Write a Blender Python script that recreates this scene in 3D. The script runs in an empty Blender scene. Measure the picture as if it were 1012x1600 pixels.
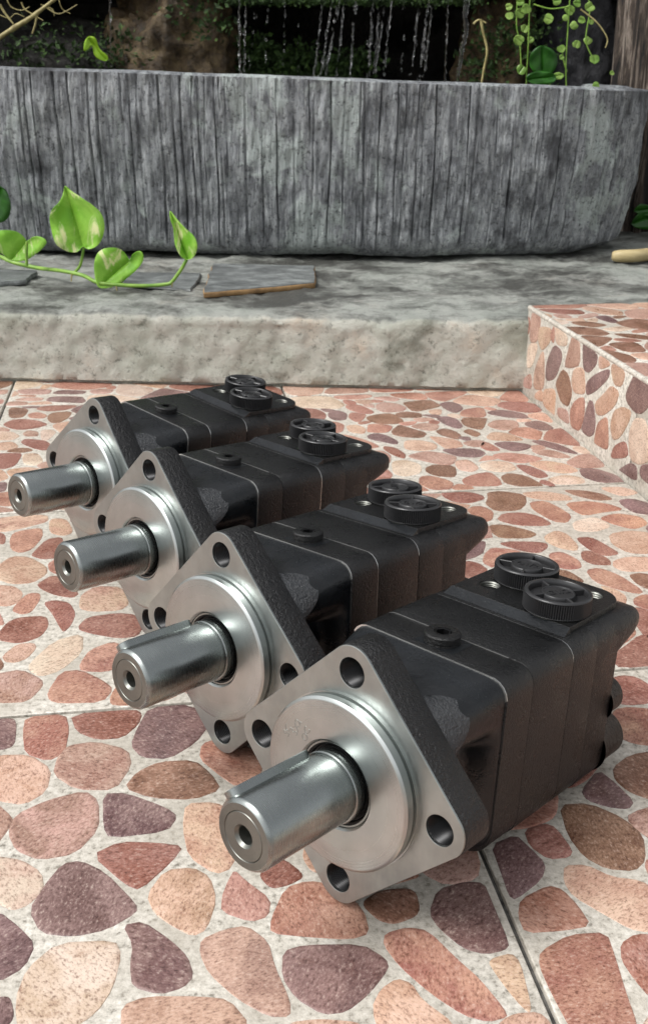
import bpy, bmesh, math, random
from mathutils import Vector, Matrix, noise

# ------------------------------------------------------------------ camera, sky, sun, exposure
scene = bpy.context.scene
C = scene.collection
F_PX, PITCH, ROLL, CAM_H = 1661.34, 0.39746, 0.01072, 0.36465
CAM = Vector((0, 0, CAM_H))
FWD = Vector((0, math.cos(PITCH), -math.sin(PITCH)))
UPV = Vector((0, math.sin(PITCH), math.cos(PITCH)))
RGT = Vector((1, 0, 0))
CR, SR = math.cos(ROLL), math.sin(ROLL)
cam_r = CR * RGT + SR * UPV
cam_u = CR * UPV - SR * RGT
cd = bpy.data.cameras.new('camera')
cam = bpy.data.objects.new('camera', cd); C.objects.link(cam)
cd.sensor_fit = 'VERTICAL'; cd.sensor_height = 36.0; cd.lens = 36.0 * F_PX / 1600.0
cd.clip_start = 0.01; cd.clip_end = 500
m = Matrix((cam_r, cam_u, -FWD)).transposed().to_4x4(); m.translation = CAM
cam.matrix_world = m
cd.dof.use_dof = True; cd.dof.focus_distance = 0.56; cd.dof.aperture_fstop = 40.0
scene.camera = cam

SUN_EL, SUN_AZ = math.radians(54), math.radians(-112)      # azimuth clockwise from +Y: light comes from the left
w = bpy.data.worlds.new('World'); scene.world = w; w.use_nodes = True
nt = w.node_tree
bg = nt.nodes['Background']
sky = nt.nodes.new('ShaderNodeTexSky'); sky.sky_type = 'NISHITA'; sky.sun_disc = False
sky.sun_elevation = SUN_EL; sky.sun_rotation = SUN_AZ
sky.air_density = 1.0; sky.dust_density = 4.0; sky.ozone_density = 1.0
hs = nt.nodes.new('ShaderNodeHueSaturation'); hs.inputs['Saturation'].default_value = 0.14   # overcast: nearly white
nt.links.new(sky.outputs[0], hs.inputs['Color']); nt.links.new(hs.outputs[0], bg.inputs[0])
bg.inputs[1].default_value = 0.15
sd = bpy.data.lights.new('sun', 'SUN'); sd.energy = 1.5; sd.angle = math.radians(20); sd.color = (1, .99, .97)
sun = bpy.data.objects.new('sun', sd); C.objects.link(sun)
to_sun = Vector((math.sin(SUN_AZ) * math.cos(SUN_EL), math.cos(SUN_AZ) * math.cos(SUN_EL), math.sin(SUN_EL)))
sun.rotation_euler = to_sun.to_track_quat('Z', 'Y').to_euler(); sun.location = (0, 0, 5)
scene.view_settings.view_transform = 'Standard'; scene.view_settings.look = 'None'
scene.view_settings.gamma = 1; scene.view_settings.use_curve_mapping = False
scene.view_settings.exposure = 0.45

# ------------------------------------------------------------------ helpers
def at(X, Y, y):
    """the point on the vertical plane y = const seen at photograph position X, Y"""
    d = cam_r * (X - 506) + cam_u * (800 - Y) + FWD * F_PX
    return CAM + d * (y / d.y)
def on(X, Y, z):
    d = cam_r * (X - 506) + cam_u * (800 - Y) + FWD * F_PX
    return CAM + d * ((z - CAM.z) / d.z)
def lin(h):
    h = h.lstrip('#'); o = []
    for i in (0, 2, 4):
        c = int(h[i:i+2], 16) / 255
        o.append(c / 12.92 if c <= .04045 else ((c + .055) / 1.055) ** 2.4)
    return (*o, 1)
def tag(o, label=None, cat=None, group=None, kind=None):
    if label: o['label'] = label
    if cat: o['category'] = cat
    if group: o['group'] = group
    if kind: o['kind'] = kind
    return o
def empty(name, loc=(0, 0, 0)):
    o = bpy.data.objects.new(name, None); C.objects.link(o); o.location = loc; o.empty_display_size = .05
    return o
def obj(name, me, mat=None, parent=None, loc=None):
    o = bpy.data.objects.new(name, me); C.objects.link(o)
    if mat and not me.materials: me.materials.append(mat)
    if parent: o.parent = parent
    if loc is not None: o.location = loc
    return o
def mesh(name, verts, faces, smooth=None, scale=1.0):
    me = bpy.data.meshes.new(name)
    me.from_pydata([tuple(c * scale for c in v) for v in verts], [], faces); me.update()
    bm = bmesh.new(); bm.from_mesh(me); bmesh.ops.recalc_face_normals(bm, faces=bm.faces[:]); bm.to_mesh(me); bm.free()
    if smooth is not None:
        for p in me.polygons: p.use_smooth = True
        me.set_sharp_from_angle(angle=math.radians(smooth))
    return me
class MB:
    """collects simple shapes into one mesh"""
    def __init__(s): s.v = []; s.f = []
    def add(s, v, f):
        n = len(s.v); s.v += [tuple(p) for p in v]; s.f += [tuple(i + n for i in q) for q in f]; return s
    def loft(s, rings, cap0=True, cap1=True, closed=True):
        n = len(rings[0]); v = [p for r in rings for p in r]; f = []
        for i in range(len(rings) - 1):
            for j in range(n if closed else n - 1):
                k = (j + 1) % n
                f.append((i*n + j, i*n + k, (i+1)*n + k, (i+1)*n + j))
        if cap0: f.append(tuple(range(n - 1, -1, -1)))
        if cap1: f.append(tuple((len(rings) - 1) * n + j for j in range(n)))
        return s.add(v, f)
    def box(s, x0, x1, y0, y1, z0, z1):
        return s.loft([[(x0, y0, z), (x1, y0, z), (x1, y1, z), (x0, y1, z)] for z in (z0, z1)])
    def lathe(s, prof, n=64, axis='y', c=(0, 0, 0), cap0=False, cap1=False):
        rings = []
        for r, h in prof:
            ring = []
            for k in range(n):
                a = 2 * math.pi * k / n; p, q = r * math.cos(a), r * math.sin(a)
                ring.append((c[0] + p, c[1] + h, c[2] + q) if axis == 'y' else (c[0] + p, c[1] + q, c[2] + h))
            rings.append(ring)
        return s.loft(rings, cap0, cap1)
    def tube(s, pts, rad, n=8):
        pts = [Vector(p) for p in pts]; rings = []
        for i, p in enumerate(pts):
            t = (pts[min(i + 1, len(pts) - 1)] - pts[max(i - 1, 0)]).normalized()
            a = t.cross(Vector((0, 1, 0)) if abs(t.y) < .9 else Vector((1, 0, 0))).normalized(); b = t.cross(a)
            r = rad[i] if isinstance(rad, (list, tuple)) else rad
            rings.append([p + a * r * math.cos(2*math.pi*k/n) + b * r * math.sin(2*math.pi*k/n) for k in range(n)])
        return s.loft(rings)
    def build(s, name, smooth=None, scale=1.0): return mesh(name, s.v, s.f, smooth, scale)
def smoothpath(pts, k=6):
    pts = [Vector(p) for p in pts]; out = []
    for i in range(len(pts) - 1):
        p0, p1, p2, p3 = pts[max(i-1, 0)], pts[i], pts[i+1], pts[min(i+2, len(pts)-1)]
        for j in range(k):
            t = j / k
            out.append(.5 * (2*p1 + (p2-p0)*t + (2*p0-5*p1+4*p2-p3)*t*t + (3*p1-p0-3*p2+p3)*t**3))
    return out + [pts[-1]]
def chaikin(p, n=1, r=.25):
    for _ in range(n):
        q = []
        for i in range(len(p)):
            a, b = p[i], p[(i + 1) % len(p)]
            q += [(a[0]*(1-r) + b[0]*r, a[1]*(1-r) + b[1]*r), (a[0]*r + b[0]*(1-r), a[1]*r + b[1]*(1-r))]
        p = q
    return p
def curve_plate(name, outline, holes, t, bevel=0.0):
    """flat plate with holes in the XY plane, thickness t, from a filled 2-D curve; returns raw vertices and faces"""
    cu = bpy.data.curves.new(name, 'CURVE'); cu.dimensions = '2D'; cu.fill_mode = 'BOTH'
    cu.extrude = t / 2 - bevel; cu.bevel_depth = bevel; cu.offset = -bevel; cu.bevel_resolution = 1
    for pts in [outline] + holes:
        sp = cu.splines.new('POLY'); sp.points.add(len(pts) - 1); sp.use_cyclic_u = True
        for q, p in zip(sp.points, pts): q.co = (p[0], p[1], 0, 1)
    o = bpy.data.objects.new(name, cu); C.objects.link(o)
    dg = bpy.context.evaluated_depsgraph_get(); dg.update()
    me = bpy.data.meshes.new_from_object(o.evaluated_get(dg))
    v = [tuple(x.co) for x in me.vertices]; f = [tuple(p.vertices) for p in me.polygons]
    bpy.data.objects.remove(o); bpy.data.meshes.remove(me); bpy.data.curves.remove(cu)
    return v, f
def text_geo(s, size, depth):
    cu = bpy.data.curves.new('lettering', 'FONT'); cu.body = s; cu.size = size; cu.extrude = depth
    cu.align_x = 'CENTER'; cu.align_y = 'CENTER'; cu.resolution_u = 3
    o = bpy.data.objects.new('lettering', cu); C.objects.link(o)
    dg = bpy.context.evaluated_depsgraph_get(); dg.update()
    me = bpy.data.meshes.new_from_object(o.evaluated_get(dg))
    v = [tuple(x.co) for x in me.vertices]; f = [tuple(p.vertices) for p in me.polygons]
    bpy.data.objects.remove(o); bpy.data.meshes.remove(me); bpy.data.curves.remove(cu)
    return v, f

# ------------------------------------------------------------------ materials
class NT:
    def __init__(s, name, rough=.5, metal=0.0, spec=.5):
        s.m = bpy.data.materials.new(name); s.m.use_nodes = True; s.t = s.m.node_tree
        s.b = s.t.nodes['Principled BSDF']; s.out = s.t.nodes['Material Output']
        s.b.inputs['Roughness'].default_value = rough; s.b.inputs['Metallic'].default_value = metal
        s.b.inputs['Specular IOR Level'].default_value = spec
    def n(s, typ, **kw):
        x = s.t.nodes.new(typ)
        for k, v in kw.items():
            if hasattr(x, k): setattr(x, k, v)
        return x
    def l(s, a, b): s.t.links.new(a, b)
    def coord(s, kind='pos', scale=(1, 1, 1)):
        if kind == 'pos': o = s.n('ShaderNodeNewGeometry').outputs['Position']
        else: o = s.n('ShaderNodeTexCoord').outputs['Object']
        if scale != (1, 1, 1):
            mp = s.n('ShaderNodeMapping'); mp.inputs['Scale'].default_value = scale; s.l(o, mp.inputs[0]); o = mp.outputs[0]
        return o
    def noise(s, scale, detail=4, rough=.55, vec=None, dist=0.0):
        x = s.n('ShaderNodeTexNoise'); x.inputs['Scale'].default_value = scale; x.inputs['Detail'].default_value = detail
        x.inputs['Roughness'].default_value = rough; x.inputs['Distortion'].default_value = dist
        if vec is not None: s.l(vec, x.inputs['Vector'])
        return x.outputs['Fac']
    def ramp(s, fac, stops, interp='LINEAR'):
        r = s.n('ShaderNodeValToRGB'); r.color_ramp.interpolation = interp; e = r.color_ramp.elements
        while len(e) < len(stops): e.new(.5)
        for k, (p, c) in enumerate(stops):
            e[k].position = p; e[k].color = c if isinstance(c, tuple) else lin(c) if isinstance(c, str) else (c, c, c, 1)
        s.l(fac, r.inputs[0]); return r.outputs[0]
    def mix(s, fac, a, b, mode='MIX'):
        x = s.n('ShaderNodeMix', data_type='RGBA', blend_type=mode)
        for k, v in ((0, fac), (6, a), (7, b)):
            if isinstance(v, (int, float)): x.inputs[k].default_value = v if k == 0 else (v, v, v, 1)
            elif isinstance(v, tuple): x.inputs[k].default_value = v
            elif isinstance(v, str): x.inputs[k].default_value = lin(v)
            else: s.l(v, x.inputs[k])
        return x.outputs[2]
    def color(s, c):
        if isinstance(c, (str, tuple)): s.b.inputs['Base Color'].default_value = lin(c) if isinstance(c, str) else c
        else: s.l(c, s.b.inputs['Base Color'])
        return s
    def rough(s, r): s.l(r, s.b.inputs['Roughness']); return s
    def bump(s, h, strength=.5, dist=.001):
        x = s.n('ShaderNodeBump'); x.inputs['Strength'].default_value = strength; x.inputs['Distance'].default_value = dist
        s.l(h, x.inputs['Height'])
        prev = s.b.inputs['Normal']
        if prev.is_linked: s.l(prev.links[0].from_socket, x.inputs['Normal'])
        s.l(x.outputs[0], prev); return s
MAT = {}
def build_materials():
    # glazed tile body: cream, gritty
    t = NT('tile_glaze', .34)
    n1 = t.noise(260, 5, .7, t.coord()); n2 = t.noise(22, 4, .6, t.coord()); n3 = t.noise(1100, 2, .6, t.coord())
    c = t.ramp(n1, [(.34, '#787268'), (.44, '#b3ada2'), (.56, '#cbc5ba'), (.72, '#dedad2')])
    c = t.mix(t.ramp(n2, [(.40, 0.0), (.72, .75)]), c, '#a29a8d')
    t.color(c).rough(t.ramp(n2, [(.3, .28), (.7, .46)])).bump(n1, .35, .0012).bump(n3, .25, .0004); MAT['tile'] = t.m
    # printed stones
    t = NT('tile_stone', .4)
    a = t.n('ShaderNodeAttribute', attribute_name='tint').outputs['Color']
    b = t.n('ShaderNodeAttribute', attribute_name='tint_b').outputs['Color']
    seed = t.n('ShaderNodeMath', operation='MULTIPLY'); seed.inputs[1].default_value = 60.0
    t.l(t.n('ShaderNodeAttribute', attribute_name='tint').outputs['Alpha'], seed.inputs[0])
    def n4(sc, det, ro, vec, dist=0.0):
        x = t.n('ShaderNodeTexNoise', noise_dimensions='4D'); x.inputs['Scale'].default_value = sc; x.inputs['Detail'].default_value = det
        x.inputs['Roughness'].default_value = ro; x.inputs['Distortion'].default_value = dist; t.l(vec, x.inputs['Vector']); t.l(seed.outputs[0], x.inputs['W']); return x.outputs['Fac']
    rot = t.n('ShaderNodeVectorRotate', rotation_type='Z_AXIS'); t.l(t.coord(), rot.inputs['Vector']); t.l(seed.outputs[0], rot.inputs['Angle'])
    st = t.n('ShaderNodeMapping'); st.inputs['Scale'].default_value = (1, .62, 1); t.l(rot.outputs[0], st.inputs[0])
    n2 = n4(38, 5, .66, t.coord(), .5); n1 = n4(700, 4, .75, st.outputs[0]); n3 = t.noise(1400, 2, .6, t.coord()); n5 = n4(90, 4, .7, t.coord(), .6)
    c = t.mix(t.ramp(n2, [(.40, 0.0), (.60, 1.0)]), a, b)
    c = t.mix(t.ramp(n5, [(.56, 0.0), (.72, .55)]), c, t.mix(1.0, c, '#a87a62', 'MULTIPLY'))
    c = t.mix(t.ramp(n1, [(.34, .8), (.5, 0.0)]), c, t.mix(1.0, c, '#7d6258', 'MULTIPLY'))
    c = t.mix(t.ramp(n1, [(.54, 0.0), (.74, .6)]), c, '#dccbbd')
    t.color(c).rough(t.ramp(n2, [(.3, .25), (.7, .42)])).bump(n1, .3, .0010).bump(n3, .2, .0004); MAT['stone'] = t.m
    t = NT('grout', .85); n = t.noise(180, 4, .6, t.coord())
    t.color(t.ramp(n, [(.3, '#3d3c3b'), (.7, '#77746f')])).bump(n, .4, .001); MAT['grout'] = t.m
    # machined steel
    def steel(name, lo, hi, r0, r1, vec, sc, bs):
        t = NT(name, .3, 1.0); n = t.noise(sc, 4, .6, vec(t)); n2 = t.noise(35, 4, .6, t.coord('obj'))
        c = t.ramp(n2, [(.3, lo), (.7, hi)])
        t.color(c).rough(t.ramp(n, [(.3, r0), (.7, r1)])).bump(n, bs, .0003); return t.m
    def radial(t):
        p = t.coord('obj'); sx = t.n('ShaderNodeSeparateXYZ'); t.l(p, sx.inputs[0])
        a = t.n('ShaderNodeMath', operation='MULTIPLY'); b = t.n('ShaderNodeMath', operation='MULTIPLY')
        t.l(sx.outputs[0], a.inputs[0]); t.l(sx.outputs[0], a.inputs[1]); t.l(sx.outputs[2], b.inputs[0]); t.l(sx.outputs[2], b.inputs[1])
        s_ = t.n('ShaderNodeMath', operation='ADD'); t.l(a.outputs[0], s_.inputs[0]); t.l(b.outputs[0], s_.inputs[1])
        q = t.n('ShaderNodeMath', operation='SQRT'); t.l(s_.outputs[0], q.inputs[0])
        cb = t.n('ShaderNodeCombineXYZ'); t.l(q.outputs[0], cb.inputs[0]); return cb.outputs[0]
    MAT['steel_turned'] = steel('steel_turned', '#a5aaa8', '#bcc0be', .25, .35, radial, 1500, .018)
    MAT['steel_face'] = steel('steel_ground', '#8f9492', '#adb2af', .30, .46, lambda t: t.coord('obj', (1, 1, .25)), 600, .06)
    MAT['steel_shaft'] = steel('steel_shaft', '#8b908e', '#9ba09e', .24, .30, lambda t: t.coord('obj', (.1, 1, .1)), 1500, .012)
    MAT['steel_end'] = steel('steel_end', '#6f706b', '#8b8c86', .38, .52, radial, 1400, .1)
    t = NT('seam_steel', .34, 1.0); t.color('#d6d6d3'); MAT['seam'] = t.m  # bare edge metal, kept pale to paint the sky glint on bevelled edges
    t = NT('bore_dark', .35, .6); t.color('#1a1a1b'); MAT['bore'] = t.m
    # black paint: cast (gritty) and machined (smooth)
    def paint(name, rough, grit, gs, col0, col1):
        t = NT(name, rough, spec=.5); n = t.noise(gs, 4, .7, t.coord('obj')); n2 = t.noise(28, 4, .6, t.coord('obj')); n3 = t.noise(1500, 2, .5, t.coord('obj'))
        c = t.mix(t.ramp(n2, [(.35, 0.0), (.7, 1.0)]), col0, col1)
        c = t.mix(t.ramp(n3, [(.70, 0.0), (.76, .25)]), c, '#8b8d90')
        du = t.noise(75, 6, .75, t.coord('obj'), .5); c = t.mix(t.ramp(du, [(.56, 0.0), (.76, .2)]), c, '#302f2e')
        t.color(c).rough(t.ramp(du, [(.3, rough - .1), (.7, rough + .14)])).bump(n, grit, .0016).bump(du, .25, .002); return t.m
    MAT['paint'] = paint('black_paint', .30, .55, 650, '#050505', '#0d0d0d')
    MAT['cast'] = paint('black_paint_cast', .33, 1.0, 420, '#070708', '#101011')
    MAT['paint_blue'] = paint('black_paint_machined', .29, .14, 400, '#0a0c0e', '#14171a')
    MAT['raw'] = paint('raw_casting', .28, 1.0, 700, '#26282b', '#4a4d50')
    t = NT('black_plastic', .3); n = t.noise(500, 3, .5, t.coord('obj')); t.color('#2b2b2c').bump(n, .08, .0005); MAT['plastic'] = t.m
    # old cement ledge
    t = NT('old_cement', .8); p = t.coord(); n = t.noise(9, 8, .65, p); g = t.noise(110, 8, .8, p); st = t.noise(14, 7, .65, t.coord('pos', (1, .6, 1)), .5)
    c = t.ramp(n, [(.3, '#8d9285'), (.43, '#b6b9ac'), (.57, '#cdcdc2'), (.72, '#d6c8b5')])
    c = t.mix(t.ramp(g, [(.34, .85), (.46, 0.0)]), c, '#6b6d62')
    c = t.mix(t.ramp(st, [(.56, 0.0), (.64, .7)]), c, '#7a7d70')
    sx = t.n('ShaderNodeSeparateXYZ'); t.l(t.n('ShaderNodeNewGeometry').outputs['Normal'], sx.inputs[0])
    wet = t.noise(6, 12, .78, t.coord('pos', (.8, 1.2, 1)), .2); wetf = t.ramp(wet, [(.45, 0.0), (.58, 1.0)])
    up = t.ramp(sx.outputs[2], [(.55, 0.0), (.8, 1.0)])
    f = t.mix(1.0, wetf, up, 'MULTIPLY')
    dry = t.mix(up, c, t.mix(.6, c, '#8f938f'))
    c2 = t.mix(f, dry, '#4c4c47')
    t.color(c2).rough(t.mix(f, 0.85, 0.5)).bump(g, 1.0, .006).bump(n, .3, .008); MAT['cement'] = t.m
    # basin concrete
    t = NT('basin_concrete', .6); p = t.coord()
    n = t.noise(7, 8, .65, p, .4); v = t.noise(55, 9, .8, t.coord('pos', (1, 1, .3)), .3); v2 = t.noise(150, 6, .75, t.coord('pos', (1, 1, .07)), .3); g = t.noise(150, 8, .8, p)
    c = t.ramp(v, [(.3, '#424346'), (.42, '#75787c'), (.54, '#a0a4a7'), (.7, '#d6dadb')])
    c = t.mix(t.ramp(n, [(.53, 0.0), (.58, .75)]), c, '#c3cdc9')
    c = t.mix(t.ramp(v2, [(.58, 0.0), (.68, .8)]), c, '#dadddd')
    c = t.mix(t.ramp(n, [(.36, .8), (.44, 0.0)]), c, '#3a3b3f')
    c = t.mix(t.ramp(g, [(.38, .85), (.47, 0.0)]), c, '#38393b')
    t.color(c).rough(t.ramp(n, [(.3, .45), (.6, .7)])).bump(v, .8, .008).bump(v2, .7, .004).bump(g, .9, .004); MAT['basin'] = t.m
    # rocks, bark, moss, roots
    def rock(name, stops, sc=18):
        t = NT(name, .45); n = t.noise(sc, 9, .7, t.coord()); g = t.noise(130, 6, .7, t.coord())
        c = t.mix(t.ramp(g, [(.3, .7), (.5, 0.0)]), t.ramp(n, stops), '#0c0b09')
        t.color(c).bump(g, .8, .006).bump(n, .8, .02); return t.m
    MAT['rock_dark'] = rock('dark_rock', [(.3, '#0d0c0b'), (.55, '#22201b'), (.8, '#39362c')])
    MAT['rock_brown'] = rock('brown_rock', [(.3, '#2a2116'), (.5, '#5c4b33'), (.7, '#8a7753')], 30)
    MAT['rock_grey'] = rock('grey_rock', [(.3, '#1b1b1d'), (.55, '#343438'), (.8, '#515157')])
    MAT['moss'] = rock('moss', [(.3, '#1c2d10'), (.55, '#3d5c22'), (.75, '#708c3a')], 60)
    t = NT('bark', .8); v = t.noise(70, 7, .7, t.coord('pos', (1, 1, .12)), .5); t.color(t.ramp(v, [(.43, '#120d0a'), (.52, '#463b32'), (.66, '#9c9084')])).bump(v, 1.0, .008); MAT['bark'] = t.m
    t = NT('root', .6); n = t.noise(80, 4, .6, t.coord('pos', (1, 1, 1))); t.color(t.ramp(n, [(.3, '#6e6236'), (.7, '#b3a873')])).bump(n, .4, .002); MAT['root'] = t.m
    t = NT('slate', .5); n = t.noise(34, 9, .75, t.coord('pos', (.8, 1.2, 1))); t.color(t.ramp(n, [(.36, '#4a4d4c'), (.5, '#646766'), (.6, '#7f8381'), (.75, '#989c99')])).bump(n, .5, .002); MAT['slate'] = t.m
    t = NT('stick_wood', .55); n = t.noise(40, 5, .6, t.coord('pos', (.2, 1, 1))); t.color(t.ramp(n, [(.3, '#86754d'), (.6, '#b9a87d'), (.8, '#cabd97')])).bump(n, .3, .001); MAT['stick'] = t.m
    t = NT('slate_edge', .7); n = t.noise(60, 5, .6, t.coord()); t.color(t.ramp(n, [(.3, '#6d5334'), (.7, '#a9875a')])); MAT['slate_edge'] = t.m
    # leaves
    def leaf(name, c0, c1, yel=None, amount=.5):
        t = NT(name, .32); n = t.noise(28, 5, .6, t.coord(), .6); g = t.noise(160, 4, .6, t.coord())
        c = t.ramp(n, [(.35, c0), (.65, c1)])
        if yel: c = t.mix(t.ramp(t.noise(24, 5, .65, t.coord('pos', (1.6, 1, .7)), 1.2), [(amount, 0.0), (amount + .09, .9)]), c, yel)
        t.color(c).bump(g, .25, .001)
        tr = t.n('ShaderNodeBsdfTranslucent'); t.l(c, tr.inputs[0]) if not isinstance(c, tuple) else None
        mx = t.n('ShaderNodeMixShader'); mx.inputs[0].default_value = .3
        t.l(t.b.outputs[0], mx.inputs[1]); t.l(tr.outputs[0], mx.inputs[2]); t.l(mx.outputs[0], t.out.inputs[0]); return t.m
    MAT['leaf_pothos'] = leaf('pothos_leaf', '#7fc036', '#b4e565', '#f3f4be', .52)
    MAT['leaf_dark'] = leaf('dark_leaf', '#1e4a14', '#35701f')
    MAT['leaf_vine'] = leaf('vine_leaf', '#76a043', '#a9c868')
    MAT['leaf_lime'] = leaf('lime_leaf', '#7fae1c', '#a4cf32')
    t = NT('vine_stem', .45); n = t.noise(60, 3, .5, t.coord()); t.color(t.ramp(n, [(.3, '#5c8527'), (.7, '#8aac4a')])); MAT['stem'] = t.m
    t = NT('water', .03); t.color((1, 1, 1, 1)); t.b.inputs['Transmission Weight'].default_value = 1; t.b.inputs['IOR'].default_value = 1.33; MAT['water'] = t.m
    t = NT('pool_water', .06); t.color('#0c100d'); MAT['pool'] = t.m
    t = NT('ground', .9); n = t.noise(3, 6, .6, t.coord()); t.color(t.ramp(n, [(.3, '#77726a'), (.7, '#9a958c')])).bump(n, .3, .01); MAT['ground'] = t.m
build_materials()
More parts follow.
